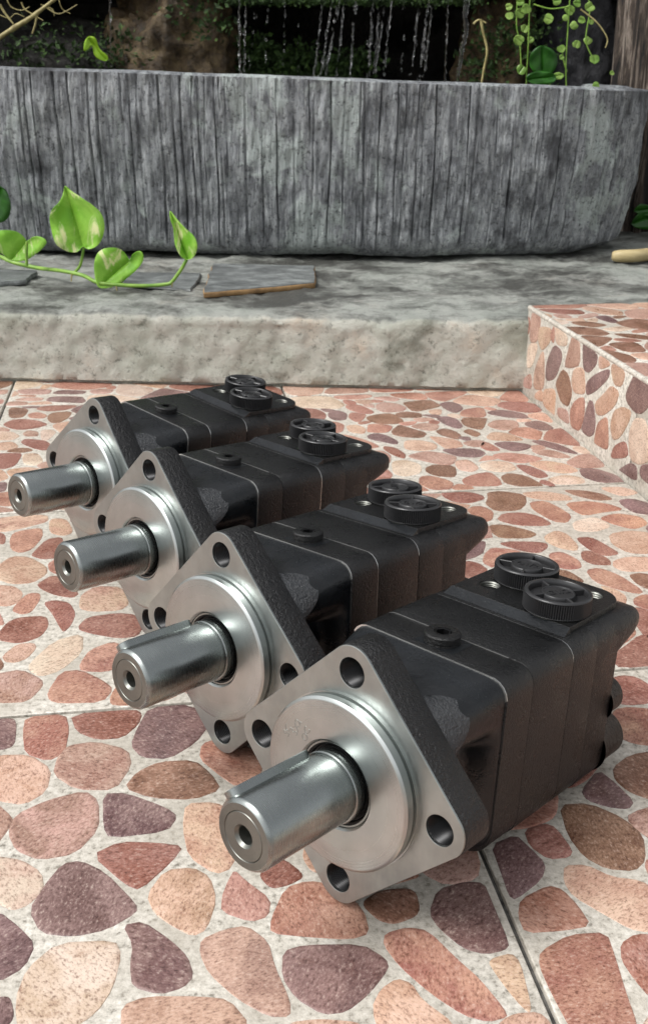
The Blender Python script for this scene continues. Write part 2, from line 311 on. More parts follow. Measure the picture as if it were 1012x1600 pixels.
# floor stones: tile column, tile row, then colour code + outline in floor millimetres (u, v)
TILE_U=[-826, -501, -176, 149, 437.5]; TILE_V=[-405, -81, 243, 567, 891, 1215, 1400]
FLOOR=[
(0,1,"""o0 -730 -16 -744 -9 -766 -17 -781 -38 -769 -77 -754 -77 -721 -43;b0 -716 -42 -688 -55 -663 -36 -663 -24 -687 3 -725 -15;r0 -822 81 -822 27 -798 26 -774 49 -775 61;b0 -505 201 -556 193 -558 186 -541 146 -505 176;l0 -592 -32 -581 -39 -549 -12 -563 12 -587 15 -605 -5;rp0 -681 25 -683 7 -660 -20 -630 2 -640 34;p0 -768 239 -779 203 -735 186 -723 196 -727 239;o0 -695 128 -737 145 -746 99 -743 92 -734 90 -707 100;ro0 -607 164 -563 187 -561 195 -568 206 -615 211 -623 180 -620 173;o0 -518 -43 -544 -16 -577 -43 -571 -77 -540 -77;ro0 -648 115 -612 114 -603 142 -609 159 -622 168 -661 132;o0 -549 131 -558 101 -537 77 -505 93 -505 110 -543 135;d0 -630 55 -657 78 -675 73 -688 39 -682 30 -640 39;ro0 -767 -12 -747 -4 -746 25 -771 44 -793 23;p0 -822 149 -822 86 -785 115 -792 146 -801 153;ro0 -514 -40 -505 -40 -505 13 -539 -14;d0 -683 138 -690 183 -720 191 -732 182 -739 154 -737 150 -691 133;o0 -822 -28 -785 -35 -771 -15 -798 21 -822 21;b0 -608 112 -597 92 -563 103 -555 130 -598 139;p0 -505 239 -559 239 -563 209 -557 198 -505 206;d0 -688 188 -680 193 -666 239 -721 239 -718 196;rp0 -717 -47 -747 -77 -691 -77 -690 -59;l0 -548 50 -602 60 -586 20 -563 17;o0 -505 31 -505 87 -536 72 -542 53;rp0 -816 84 -773 65 -748 91 -751 97 -782 111;ro0 -735 85 -744 87 -770 61 -769 49 -743 30 -721 47;p0 -545 142 -562 182 -604 160 -598 144 -552 135 -545 140;rp0 -576 -77 -582 -44 -595 -37 -637 -54 -631 -77;rp0 -822 -77 -774 -77 -786 -40 -822 -34;rp0 -822 154 -802 158 -790 197 -822 211;o0 -661 239 -674 193 -628 183 -620 214 -629 239;p0 -780 116 -751 102 -741 148 -743 151 -786 145;rp0 -742 -5 -728 -11 -688 8 -686 27 -692 36 -717 44 -741 25;r0 -610 -6 -627 -2 -658 -25 -658 -36 -640 -50 -598 -33;rp0 -822 239 -822 216 -787 202 -773 239;p0 -797 156 -789 150 -743 156 -738 182 -782 198;rp0 -544 47 -559 14 -545 -11 -505 19 -505 25;ro0 -606 64 -601 89 -612 109 -647 110 -654 82 -626 58 -607 63;o0 -685 -59 -686 -77 -636 -77 -642 -54 -660 -41;d0 -730 85 -715 49 -692 42 -680 74 -705 95;rp0 -505 -45 -514 -45 -534 -77 -505 -77;o0 -591 18 -607 58 -625 53 -635 36 -625 3 -609 -1;l0 -547 55 -541 73 -562 98 -596 87 -600 65;l0 -665 135 -625 172 -628 178 -677 189 -685 184 -678 138;o0 -564 239 -623 239 -615 216 -568 212;p0 -676 78 -659 83 -652 112 -666 130 -679 134 -689 128 -701 99"""),
(0,2,"""rp0 -745 529 -748 563 -780 563 -795 530 -779 504;l0 -776 297 -773 295 -731 316 -758 354 -788 325;p0 -650 315 -617 320 -609 350 -647 370 -663 347;o0 -761 359 -760 370 -784 387 -822 355 -822 341 -792 329;p0 -782 392 -757 375 -728 389 -730 430 -754 445 -763 440 -784 398;d0 -698 286 -725 247 -674 247 -676 282;p0 -505 443 -505 500 -539 478 -517 446;r0 -550 391 -561 406 -590 394 -594 358 -565 353 -555 362;o0 -667 395 -711 381 -697 346 -667 350 -651 374 -654 384;r0 -547 478 -576 455 -577 448 -558 425 -522 445 -544 477;ro0 -578 285 -599 291 -625 264 -622 247 -568 247;p0 -784 502 -799 527 -822 525 -822 473;d0 -535 306 -511 279 -505 279 -505 329;o0 -549 363 -505 353 -505 394 -545 390;l0 -671 435 -644 455 -642 468 -654 485 -693 493 -694 445;b0 -699 446 -698 495 -709 498 -750 466 -751 449 -727 434;l0 -725 385 -755 370 -755 359 -726 318 -717 316 -701 344 -717 381;p0 -628 268 -603 294 -617 315 -650 310 -668 286;d0 -723 389 -714 385 -669 399 -673 430 -697 441 -725 430;r0 -703 289 -717 311 -727 313 -770 291 -758 247 -732 247;d0 -576 290 -556 309 -566 348 -597 353 -604 350 -613 318 -598 296;ro0 -822 247 -764 247 -775 290 -779 293 -822 275;rp0 -714 500 -743 525 -773 500 -752 471;l0 -664 399 -651 388 -617 414 -617 427 -642 450 -668 431;rp0 -683 538 -696 500 -654 490 -636 532;p0 -505 563 -558 563 -550 533 -505 525;l0 -599 507 -613 525 -631 529 -649 488 -638 472 -606 483;r0 -769 441 -822 456 -822 420 -788 401;p0 -595 510 -565 513 -555 531 -563 563 -578 563 -608 527;rp0 -673 287 -655 313 -667 345 -697 341 -713 313 -698 292 -674 287;o0 -573 286 -563 247 -543 247 -516 276 -540 304 -552 305;o0 -793 324 -822 335 -822 281 -782 297;rp0 -637 563 -691 563 -682 543 -637 537;p0 -709 503 -701 503 -687 540 -696 563 -743 563 -740 529;rp0 -543 482 -505 507 -505 520 -551 528 -560 511 -546 483;d0 -800 532 -785 563 -822 563 -822 530;p0 -511 274 -535 247 -505 247 -505 273;p0 -585 563 -632 563 -632 535 -613 530;p0 -505 399 -505 437 -518 441 -556 420 -557 410 -546 395;ro0 -582 449 -581 455 -605 478 -637 467 -639 455 -614 432;rp0 -594 505 -601 482 -578 460 -551 481 -564 508;p0 -606 354 -599 358 -595 394 -615 410 -648 384 -646 375;p0 -561 349 -551 310 -540 309 -505 336 -505 347 -552 358;p0 -780 499 -822 467 -822 461 -765 445 -756 450 -755 467 -779 498;ro0 -562 411 -561 421 -580 444 -612 427 -612 414 -592 399;o0 -630 263 -671 282 -668 247 -627 247;l0 -787 391 -789 396 -822 414 -822 362"""),
(0,3,"""rp0 -579 846 -597 812 -591 799 -558 795 -542 839 -546 845;rp0 -650 772 -660 749 -645 728 -619 732 -607 751 -611 766;l0 -720 819 -730 790 -714 772 -668 805 -671 811;ro0 -659 877 -673 858 -667 815 -664 811 -631 826 -630 853;rp0 -667 654 -661 641 -627 629 -593 662 -599 680 -658 676;o0 -505 616 -522 622 -558 604 -557 571 -505 571;b0 -776 626 -760 609 -734 618 -721 652 -739 676 -747 680 -778 636;rp0 -822 571 -771 571 -763 605 -780 622 -822 608;l0 -671 651 -716 650 -729 617 -701 596 -676 610 -666 639;b0 -663 806 -649 778 -610 771 -595 796 -602 810 -628 821;o0 -568 608 -614 600 -622 571 -562 571 -563 605;p0 -657 882 -627 858 -598 870 -597 887 -657 887;d0 -619 727 -644 723 -660 687 -658 682 -602 685;b0 -751 683 -762 696 -781 698 -813 668 -781 641;o0 -822 740 -812 738 -778 763 -775 787 -791 805 -822 801;p0 -518 740 -505 739 -505 791 -543 778 -541 763;p0 -671 656 -663 679 -665 686 -696 708 -734 678 -716 656;b0 -733 887 -725 861 -677 862 -662 881 -662 887;o0 -782 887 -791 864 -780 833 -734 848 -730 859 -739 887;ro0 -661 636 -671 608 -641 571 -628 571 -618 602 -629 624;ro0 -788 887 -822 887 -822 863 -796 866;p0 -527 676 -533 663 -520 627 -505 622 -505 680;rp0 -588 663 -585 661 -538 665 -532 678 -545 702 -567 705 -594 681;ro0 -713 746 -745 730 -757 698 -747 685 -738 681 -699 712 -704 739;p0 -665 751 -654 775 -666 800 -712 767 -710 751 -701 744;rp0 -734 787 -770 785 -773 763 -746 735 -716 751 -717 767;o0 -560 609 -525 626 -538 660 -582 656 -565 612;l0 -538 841 -505 834 -505 887 -535 887 -542 848;l0 -735 792 -725 822 -733 842 -779 828 -787 808 -771 790;p0 -649 725 -664 746 -699 739 -694 712 -664 691;p0 -776 759 -808 735 -780 703 -762 701 -750 732;d0 -575 742 -547 764 -548 778 -558 790 -591 793 -606 768 -602 752;ro0 -540 887 -591 887 -593 869 -579 851 -547 850;l0 -673 817 -678 856 -725 856 -729 846 -720 824;ro0 -813 733 -822 735 -822 670 -818 670 -785 701;ro0 -565 710 -545 707 -522 737 -544 759 -572 738;p0 -545 783 -505 796 -505 829 -538 836 -554 793;o0 -765 571 -706 571 -704 592 -732 613 -758 604;l0 -822 806 -792 810 -784 830 -795 861 -822 858;l0 -505 685 -505 734 -518 735 -540 704 -527 681;ro0 -701 571 -648 571 -675 605 -699 592;b0 -818 665 -822 665 -822 614 -782 626 -783 635;r0 -571 613 -587 657 -624 626 -614 605;o0 -601 815 -584 848 -597 865 -625 853 -625 826;p0 -603 747 -614 730 -597 686 -570 709 -577 738"""),
(0,4,"""b0 -505 1190 -505 1211 -565 1211 -566 1191 -538 1176;o0 -580 931 -580 895 -532 895 -537 943;r0 -540 1075 -550 1057 -518 1025 -505 1028 -505 1082;o0 -730 1163 -705 1154 -675 1186 -680 1211 -723 1211;o0 -579 1049 -588 1054 -619 1047 -626 1034 -602 1004 -580 1021;ro0 -740 895 -710 895 -701 936 -735 962 -760 925;d0 -658 982 -648 979 -605 999 -630 1030 -655 1022 -664 996;r0 -714 1046 -707 1005 -669 999 -660 1024 -681 1054;p0 -570 1211 -618 1211 -615 1195 -582 1185 -571 1191;rp0 -717 1051 -682 1060 -676 1073 -683 1114 -687 1116 -723 1093 -725 1055;o0 -544 1130 -556 1103 -541 1081 -505 1088 -505 1116;o0 -785 1088 -822 1088 -822 1043 -805 1040 -777 1058;p0 -632 1149 -599 1143 -592 1147 -585 1180 -616 1190 -636 1168;p0 -518 1020 -539 998 -541 982 -528 958 -505 959 -505 1023;d0 -804 941 -782 985 -792 991 -822 985 -822 944;l0 -730 1056 -728 1093 -755 1110 -773 1105 -780 1091 -772 1059 -755 1051;p0 -777 984 -799 939 -790 929 -764 928 -739 966 -741 974 -761 985;rp0 -587 976 -546 983 -544 998 -577 1017 -600 999;ro0 -822 895 -801 895 -794 926 -803 936 -822 938;ro0 -728 1211 -780 1211 -783 1199 -765 1172 -735 1166;p0 -532 946 -527 895 -505 895 -505 954 -528 953;b0 -663 980 -669 993 -709 1000 -736 975 -733 967 -698 940 -684 946;ro0 -739 979 -712 1004 -720 1047 -728 1051 -753 1046 -757 989;b0 -656 1028 -631 1036 -624 1049 -636 1071 -671 1070 -677 1058;ro0 -545 1077 -560 1100 -589 1095 -585 1059 -576 1053 -555 1058;ro0 -751 1114 -725 1098 -690 1120 -706 1149 -730 1156;ro0 -574 1048 -575 1021 -542 1003 -523 1023 -554 1053;o0 -619 942 -637 914 -634 895 -585 895 -585 932 -596 944;ro0 -505 1121 -505 1184 -536 1171 -543 1134;r0 -774 1111 -757 1115 -734 1159 -766 1167 -790 1137;o0 -822 1142 -822 1093 -785 1094 -778 1107 -795 1135;rp0 -789 995 -778 989 -763 990 -758 1047 -774 1054 -801 1037;b0 -633 1144 -646 1126 -624 1098 -597 1101 -601 1138;l0 -604 994 -644 975 -620 947 -597 949 -591 973;o0 -640 895 -642 913 -682 941 -696 935 -705 895;b0 -681 1119 -651 1128 -637 1148 -641 1167 -672 1182 -701 1150 -685 1121;b0 -589 1143 -595 1139 -592 1100 -561 1105 -549 1131;p0 -671 1075 -636 1077 -628 1095 -650 1123 -678 1114;p0 -658 976 -678 944 -641 918 -624 944 -649 974;ro0 -795 1140 -770 1170 -787 1195 -822 1177 -822 1147;p0 -620 1194 -623 1211 -675 1211 -670 1187 -640 1172;d0 -582 935 -537 949 -533 955 -545 978 -586 971 -592 948;o0 -547 1136 -541 1172 -569 1186 -579 1180 -587 1148;rp0 -594 1096 -623 1093 -632 1074 -619 1052 -590 1059;p0 -795 996 -806 1035 -822 1038 -822 991;b0 -788 1200 -786 1211 -822 1211 -822 1183;rp0 -764 923 -789 924 -796 895 -746 895"""),
(0,5,"""b0 -822 1335 -822 1318 -785 1307 -760 1325 -760 1338 -763 1344 -793 1354;o0 -617 1354 -654 1381 -683 1350 -678 1336 -631 1329 -616 1339;rp0 -634 1289 -659 1279 -656 1256 -631 1242 -610 1266;r0 -505 1219 -505 1258 -528 1257 -562 1219;p0 -610 1339 -598 1334 -563 1347 -557 1360 -589 1393 -612 1355;rp0 -703 1359 -718 1396 -749 1396 -759 1347 -756 1342;o0 -505 1357 -531 1368 -552 1358 -558 1345 -539 1318 -505 1318;rp0 -744 1306 -758 1321 -782 1303 -784 1266 -764 1261 -744 1275;rp0 -600 1329 -613 1335 -627 1325 -630 1293 -606 1269 -594 1271 -582 1286;rp0 -787 1302 -822 1312 -822 1266 -799 1261 -789 1266;d0 -754 1337 -755 1325 -740 1310 -692 1308 -683 1334 -688 1348 -700 1355;p0 -627 1219 -567 1219 -594 1266 -605 1264 -628 1238;p0 -662 1283 -636 1294 -633 1324 -678 1331 -688 1306 -686 1298;ro0 -811 1396 -822 1396 -822 1341 -797 1358;l0 -505 1313 -539 1313 -559 1288 -528 1262 -505 1264;ro0 -796 1219 -750 1219 -765 1256 -786 1262 -796 1256;r0 -692 1303 -738 1304 -739 1276 -710 1262 -691 1297;ro0 -745 1219 -707 1219 -705 1228 -711 1257 -741 1271 -760 1257;d0 -505 1396 -531 1396 -529 1372 -505 1362;l0 -805 1396 -792 1359 -763 1350 -754 1396;d0 -594 1330 -577 1288 -564 1290 -543 1316 -562 1341;l0 -702 1219 -632 1219 -633 1237 -659 1251 -700 1227;d0 -651 1396 -652 1386 -615 1359 -593 1396;d0 -533 1259 -563 1285 -578 1283 -590 1269 -564 1224;rp0 -657 1385 -657 1396 -712 1396 -698 1360 -686 1353;p0 -687 1293 -706 1258 -700 1232 -662 1256 -665 1279;ro0 -584 1396 -554 1363 -534 1372 -536 1396;ro0 -822 1219 -801 1219 -801 1256 -822 1260"""),
(1,1,"""p0 -401 239 -435 239 -448 209 -430 189 -408 193 -402 201;ro0 -355 202 -342 239 -396 239 -396 202;p0 -473 -28 -450 6 -471 31 -497 31 -497 -26;ro0 -186 148 -222 185 -245 170 -237 132 -216 122;p0 -249 18 -223 -6 -193 19 -218 52;b0 -471 36 -448 64 -452 82 -497 97 -497 36;p0 -234 239 -263 239 -285 198 -271 180 -248 174 -225 189;o0 -411 47 -415 7 -379 3 -370 47 -395 56;b0 -340 168 -331 148 -299 141 -276 177 -288 194 -340 169;rp0 -330 -13 -357 -20 -359 -25 -346 -77 -311 -77 -305 -59;b0 -451 87 -434 105 -432 129 -449 147 -452 147 -497 110 -497 102;r0 -370 114 -355 112 -336 146 -344 165 -385 156 -391 138;ro0 -415 2 -417 -38 -400 -48 -364 -23 -362 -19 -378 -2;o0 -469 -31 -451 -49 -422 -38 -420 3 -445 3;rp0 -416 47 -445 60 -466 33 -445 8 -420 8;l0 -221 57 -220 65 -268 78 -285 46 -262 20 -253 20;o0 -434 186 -452 206 -465 206 -490 180 -452 152 -449 153;rp0 -188 21 -180 20 -180 78 -205 77 -215 66 -216 57;ro0 -279 -3 -266 17 -289 42 -306 41 -320 28 -326 -8;ro0 -180 -45 -221 -27 -242 -49 -234 -77 -180 -77;d0 -358 -15 -331 -8 -325 28 -366 43 -374 1;o0 -324 -13 -301 -56 -271 -40 -279 -8;l0 -218 117 -239 127 -275 104 -267 83 -219 70 -209 80;rp0 -306 46 -290 48 -272 82 -280 103 -329 86;ro0 -332 143 -350 109 -341 93 -333 90 -286 108 -300 136;o0 -497 -31 -497 -77 -455 -77 -455 -53 -473 -34;l0 -180 208 -180 239 -229 239 -220 190;o0 -395 87 -393 60 -370 53 -345 91 -355 107 -371 109;o0 -181 145 -213 118 -204 82 -180 83 -180 145;l0 -450 -77 -399 -77 -403 -53 -420 -42 -450 -54;p0 -390 158 -408 187 -429 184 -445 151 -428 133 -396 140;rp0 -495 182 -470 209 -496 239 -497 182;ro0 -395 135 -427 128 -429 105 -398 91 -375 112;b0 -278 108 -243 131 -250 169 -271 175 -295 138 -280 109;r0 -189 16 -221 -11 -220 -22 -180 -39 -180 15;l0 -338 235 -350 199 -340 175 -291 198;o0 -363 -29 -398 -53 -394 -77 -352 -77;ro0 -240 -77 -247 -50 -268 -44 -300 -61 -305 -77;o0 -355 197 -398 197 -404 190 -386 161 -345 170;b0 -431 100 -447 84 -443 65 -413 51 -398 60 -400 87;ro0 -246 -45 -225 -23 -226 -11 -253 15 -261 15 -274 -5 -266 -39;p0 -497 177 -497 117 -457 150 -494 177;rp0 -441 239 -489 239 -465 211 -452 211;o0 -366 49 -323 33 -311 44 -335 85 -341 88 -366 50"""),
(1,2,"""l0 -335 452 -302 440 -286 459 -296 480 -328 477;d0 -267 546 -298 530 -284 502 -253 503 -248 519;rp0 -315 538 -302 534 -269 551 -265 563 -320 563;p0 -389 563 -407 563 -430 509 -385 504 -376 535;o0 -372 344 -412 335 -410 310 -360 305 -353 311 -353 325;d0 -267 347 -287 329 -288 320 -256 286 -248 286 -231 295 -224 313 -226 322;rp0 -497 403 -462 408 -461 412 -484 445 -497 445;rp0 -295 413 -303 435 -338 447 -348 440 -350 433 -339 394 -326 388 -303 396;rp0 -385 499 -432 504 -439 485 -420 453 -385 469 -382 496;o0 -290 333 -270 352 -270 363 -302 391 -324 384 -322 350;l0 -435 511 -412 563 -464 563 -467 535;b0 -451 285 -423 292 -415 309 -417 334 -452 337 -474 307;r0 -366 382 -344 393 -355 430 -397 416 -395 392;p0 -241 485 -222 479 -201 500 -213 527 -243 517 -249 501;ro0 -291 264 -311 273 -338 247 -290 247;p0 -402 417 -422 435 -456 411 -458 406 -454 395 -416 378 -400 392;p0 -210 355 -230 391 -233 392 -265 363 -265 352 -225 328;l0 -232 397 -228 396 -180 414 -180 437 -210 448 -243 423;ro0 -401 265 -365 274 -362 300 -410 305 -418 290;ro0 -206 265 -230 290 -245 282 -243 247 -208 247;rp0 -346 247 -363 269 -400 260 -402 247;r0 -206 358 -180 363 -180 409 -225 392;l0 -350 307 -356 301 -360 273 -342 250 -314 277 -318 294;o0 -331 525 -372 533 -380 502 -378 499 -340 496;p0 -180 308 -220 310 -226 294 -202 269 -180 273;rp0 -348 325 -348 312 -316 299 -293 321 -292 329 -324 345;rp0 -455 282 -478 304 -497 306 -497 247 -467 247;o0 -205 353 -221 324 -219 316 -180 314 -180 358;o0 -419 374 -454 389 -464 363 -451 342 -417 339;r0 -478 309 -456 340 -469 360 -497 353 -497 312;o0 -224 474 -242 480 -259 456 -245 428 -214 451;p0 -180 563 -218 563 -211 532 -180 545;p0 -380 469 -350 444 -340 452 -333 479 -340 491 -377 494;p0 -237 395 -248 419 -291 411 -298 394 -268 367;o0 -325 563 -383 563 -372 538 -329 530 -320 537;o0 -424 440 -423 449 -443 481 -462 475 -480 448 -458 416;b0 -180 539 -207 527 -196 502 -180 498;o0 -462 247 -407 247 -405 262 -422 287 -450 280;ro0 -459 393 -462 403 -497 398 -497 359 -469 365;o0 -464 480 -444 486 -437 506 -470 531 -497 518 -497 501;ro0 -364 377 -369 347 -350 330 -327 349 -329 384 -341 389;o0 -219 475 -209 453 -180 443 -180 492 -197 497;p0 -260 563 -264 550 -244 522 -216 531 -224 563;o0 -497 524 -472 536 -470 563 -497 563;l0 -355 435 -353 440 -383 464 -418 448 -419 440 -399 421;ro0 -202 247 -180 247 -180 268 -201 264;rp0 -291 316 -312 295 -309 278 -288 268 -261 285;b0 -289 499 -303 529 -317 533 -326 525 -335 493 -329 482 -296 486;b0 -484 451 -468 477 -497 495 -497 451;p0 -248 424 -264 454 -282 456 -298 437 -291 416 -248 424;o0 -369 377 -397 388 -413 374 -412 340 -374 349;rp0 -264 459 -246 483 -253 498 -284 497 -291 483 -281 461;ro0 -250 281 -256 281 -286 264 -285 247 -248 247"""),
(1,3,"""l0 -259 849 -239 869 -242 887 -286 887 -286 870;d0 -364 738 -361 726 -324 708 -308 750 -317 768 -338 779;ro0 -409 795 -427 835 -471 838 -462 803 -410 794;rp0 -497 622 -497 571 -474 571 -467 611 -473 617;b0 -422 660 -439 669 -468 619 -463 614 -439 609 -409 630;ro0 -372 839 -393 799 -342 787 -335 822;rp0 -293 571 -281 605 -327 619 -331 602 -313 571;ro0 -248 727 -267 696 -248 670 -222 671 -212 698 -237 725;ro0 -271 693 -296 689 -294 657 -268 644 -252 668;d0 -336 603 -332 622 -334 628 -352 642 -388 622 -378 576;b0 -475 842 -451 887 -497 887 -497 846 -475 842;d0 -322 701 -351 659 -350 646 -332 632 -299 657 -301 689;b0 -420 665 -387 683 -388 702 -424 716 -436 673;r0 -221 666 -248 665 -265 640 -260 617 -253 615 -220 625 -211 649;p0 -252 779 -270 803 -312 769 -303 752 -259 745;l0 -206 646 -215 623 -200 604 -180 606 -180 646;o0 -354 663 -327 703 -363 721 -383 703 -382 683;l0 -212 858 -236 865 -256 844 -256 830 -211 822 -205 832;l0 -272 808 -272 812 -321 831 -330 822 -337 784 -315 773;rp0 -360 887 -418 887 -410 861 -377 853;o0 -214 782 -247 778 -254 742 -248 732 -236 730 -206 756;ro0 -411 762 -368 742 -343 782 -397 794 -405 792 -406 790;d0 -258 825 -266 813 -267 807 -248 783 -214 788 -209 796 -212 817;rp0 -291 887 -343 887 -318 853 -291 871;b0 -209 702 -180 708 -180 745 -202 752 -231 727;d0 -497 703 -497 695 -441 674 -428 719 -435 736;r0 -383 572 -393 622 -405 626 -435 605 -419 571 -383 571;p0 -259 739 -304 747 -319 706 -298 693 -272 699 -252 730;l0 -318 836 -270 817 -262 829 -261 844 -288 866 -317 848;l0 -180 571 -180 601 -199 599 -207 571;rp0 -200 835 -180 836 -180 882 -207 859;b0 -473 622 -444 670 -497 690 -497 628;o0 -442 740 -481 771 -497 767 -497 709;p0 -262 612 -275 605 -287 571 -241 571 -255 610;rp0 -434 742 -417 762 -412 789 -462 798 -477 774 -436 742;o0 -391 626 -355 646 -356 658 -384 678 -417 661 -404 631;ro0 -180 796 -180 831 -200 829 -207 819 -204 798;rp0 -278 609 -265 617 -270 639 -296 653 -329 628 -327 624;ro0 -217 669 -206 652 -180 652 -180 703 -207 697;p0 -211 863 -182 887 -237 887 -234 870;b0 -467 801 -477 837 -497 841 -497 772 -482 776;p0 -422 837 -405 797 -399 799 -376 843 -377 848 -411 856;l0 -469 571 -424 571 -440 604 -463 609;o0 -201 757 -180 750 -180 791 -205 793 -210 785;rp0 -427 840 -415 859 -423 887 -445 887 -469 843;o0 -430 738 -423 722 -386 707 -366 725 -369 737 -413 757;ro0 -373 849 -371 844 -333 827 -324 835 -322 849 -350 887 -354 887;o0 -219 620 -250 610 -236 571 -213 571 -204 601"""),
(1,4,"""b1 -184 1191 -180 1184 -180 1211 -181 1211;rp0 -260 1144 -284 1128 -281 1107 -234 1099 -231 1107;ro0 -497 984 -483 983 -449 1018 -453 1029 -497 1045;rp0 -353 1150 -376 1134 -373 1104 -362 1097 -337 1107 -329 1132;b0 -226 1079 -180 1063 -180 1107 -212 1113 -226 1105 -230 1096 -230 1086;o0 -255 929 -261 962 -299 967 -306 964 -309 928 -303 919 -260 922;o0 -497 1068 -471 1089 -471 1114 -497 1133;rp0 -368 1049 -390 1043 -403 1011 -363 983 -360 985 -353 1006;l0 -448 1030 -443 1019 -425 1008 -408 1012 -395 1045 -426 1067;r0 -450 952 -433 952 -428 1004 -445 1014 -479 980;o0 -235 1087 -236 1094 -282 1102 -299 1082 -299 1077 -274 1062;p0 -208 895 -213 923 -251 926 -256 919 -251 895;o0 -199 937 -208 925 -202 895 -180 895 -180 939;o0 -497 1051 -452 1034 -431 1069 -468 1085 -497 1061;p0 -332 1189 -326 1211 -378 1211 -375 1194 -352 1179;rp0 -180 1057 -225 1073 -227 1040 -205 1028 -180 1045;o0 -254 1021 -239 984 -221 984 -209 994 -208 1024 -229 1036;r0 -487 1211 -448 1177 -442 1177 -433 1211;p0 -448 1172 -497 1143 -468 1118 -435 1131 -427 1157 -442 1172;r0 -314 929 -311 963 -357 980 -361 978 -370 962 -361 923;r0 -413 1097 -378 1105 -381 1134 -414 1156 -422 1155 -430 1130;o0 -316 1053 -311 1029 -293 1019 -272 1028 -276 1057 -300 1072;d0 -308 968 -302 971 -296 1015 -313 1024 -348 1004 -354 984;r0 -414 1161 -381 1193 -383 1211 -428 1211 -438 1175 -423 1160;ro0 -359 1061 -320 1056 -304 1076 -304 1081 -335 1102 -360 1092;rp0 -466 1113 -466 1089 -428 1074 -417 1095 -434 1126;r0 -185 1166 -204 1153 -210 1118 -186 1113 -180 1119 -180 1158;r0 -269 1024 -291 1014 -297 972 -260 967 -244 982 -260 1020;p0 -310 895 -307 916 -313 924 -362 917 -371 895;rp0 -450 947 -472 922 -466 895 -418 895 -432 946;rp0 -426 946 -412 895 -377 895 -366 920 -375 959;r0 -424 1071 -391 1048 -368 1054 -364 1059 -365 1092 -376 1100 -413 1092;d0 -207 1157 -183 1173 -184 1178 -195 1211 -230 1211 -237 1173;p0 -212 928 -203 940 -222 979 -239 979 -256 963 -250 931;p0 -497 979 -497 931 -476 926 -454 950 -483 978;l0 -367 979 -406 1007 -423 1003 -428 951 -375 965;l0 -257 1163 -242 1173 -236 1211 -278 1211 -280 1179;b0 -307 1143 -287 1132 -262 1149 -260 1158 -283 1175 -303 1166;b0 -283 1211 -321 1211 -327 1188 -305 1171 -285 1180;d0 -180 987 -205 990 -217 981 -198 943 -180 944;ro0 -497 925 -497 895 -471 895 -477 921;ro0 -354 1174 -378 1189 -409 1159 -379 1139 -355 1155;o0 -215 1118 -209 1153 -239 1168 -255 1158 -257 1148 -227 1110;l0 -234 1082 -271 1057 -266 1028 -258 1025 -232 1040 -230 1076;rp0 -331 1106 -303 1086 -286 1106 -289 1128 -310 1138 -324 1131;b0 -204 995 -180 992 -180 1039 -203 1024;p0 -260 916 -302 914 -304 895 -256 895;d0 -321 1051 -361 1056 -363 1052 -349 1010 -316 1028;p0 -312 1143 -308 1167 -330 1184 -349 1174 -350 1155 -326 1136;ro0 -479 1177 -470 1189 -476 1197 -482 1199 -497 1185 -497 1181;o0 -497 1176 -497 1152 -484 1155 -476 1164 -480 1172;ro0 -467 1185 -475 1174 -471 1167 -459 1169 -454 1175 -459 1182;o0 -497 1192 -486 1202 -493 1211 -497 1211"""),
(1,5,"""p1 -180 1282 -180 1283 -189 1284 -197 1279 -187 1267 -180 1269;rp1 -180 1229 -180 1241 -184 1243 -188 1236 -183 1228;ro0 -462 1219 -453 1259 -497 1267 -497 1219;p0 -384 1295 -388 1278 -365 1255 -332 1273 -332 1291;p0 -377 1396 -382 1355 -372 1347 -359 1347 -329 1375 -330 1396;p0 -327 1272 -312 1252 -280 1251 -269 1272 -284 1293 -327 1289;l0 -227 1363 -243 1348 -244 1330 -234 1320 -180 1330 -180 1353;rp0 -474 1366 -497 1371 -497 1317 -464 1331;d0 -372 1342 -383 1301 -333 1296 -332 1310 -359 1342;ro0 -420 1257 -399 1219 -375 1219 -368 1251 -391 1273;p0 -415 1355 -387 1357 -382 1396 -433 1396;ro0 -236 1278 -265 1270 -275 1249 -258 1219 -249 1219 -225 1245 -233 1277;rp0 -221 1242 -242 1219 -185 1219 -186 1224 -193 1237;rp0 -327 1295 -284 1299 -278 1318 -301 1338 -327 1310;o0 -446 1265 -442 1319 -461 1326 -497 1311 -497 1272 -450 1263;d0 -270 1396 -271 1368 -246 1352 -230 1367 -236 1396;rp0 -415 1349 -438 1322 -388 1303 -376 1344 -385 1352;ro0 -322 1219 -264 1219 -280 1246 -312 1247;d0 -247 1326 -273 1317 -280 1297 -265 1276 -238 1283 -238 1316;b0 -180 1303 -180 1325 -232 1315 -232 1282 -195 1286 -191 1289;o0 -301 1353 -276 1368 -275 1396 -325 1396 -323 1375;ro0 -200 1276 -207 1279 -228 1276 -220 1247 -192 1242 -186 1248 -191 1265;ro0 -452 1396 -497 1396 -497 1376 -473 1371;ro0 -330 1268 -363 1250 -370 1219 -327 1219 -316 1249;l0 -298 1342 -275 1322 -249 1330 -249 1348 -273 1363 -299 1348;p0 -180 1396 -231 1396 -225 1368 -180 1358;o0 -437 1316 -441 1266 -424 1260 -393 1278 -388 1298;o0 -457 1219 -405 1219 -425 1255 -443 1261 -447 1259;r0 -445 1396 -469 1367 -459 1331 -442 1325 -419 1352 -439 1396;o0 -355 1344 -330 1315 -304 1342 -304 1349 -326 1370"""),
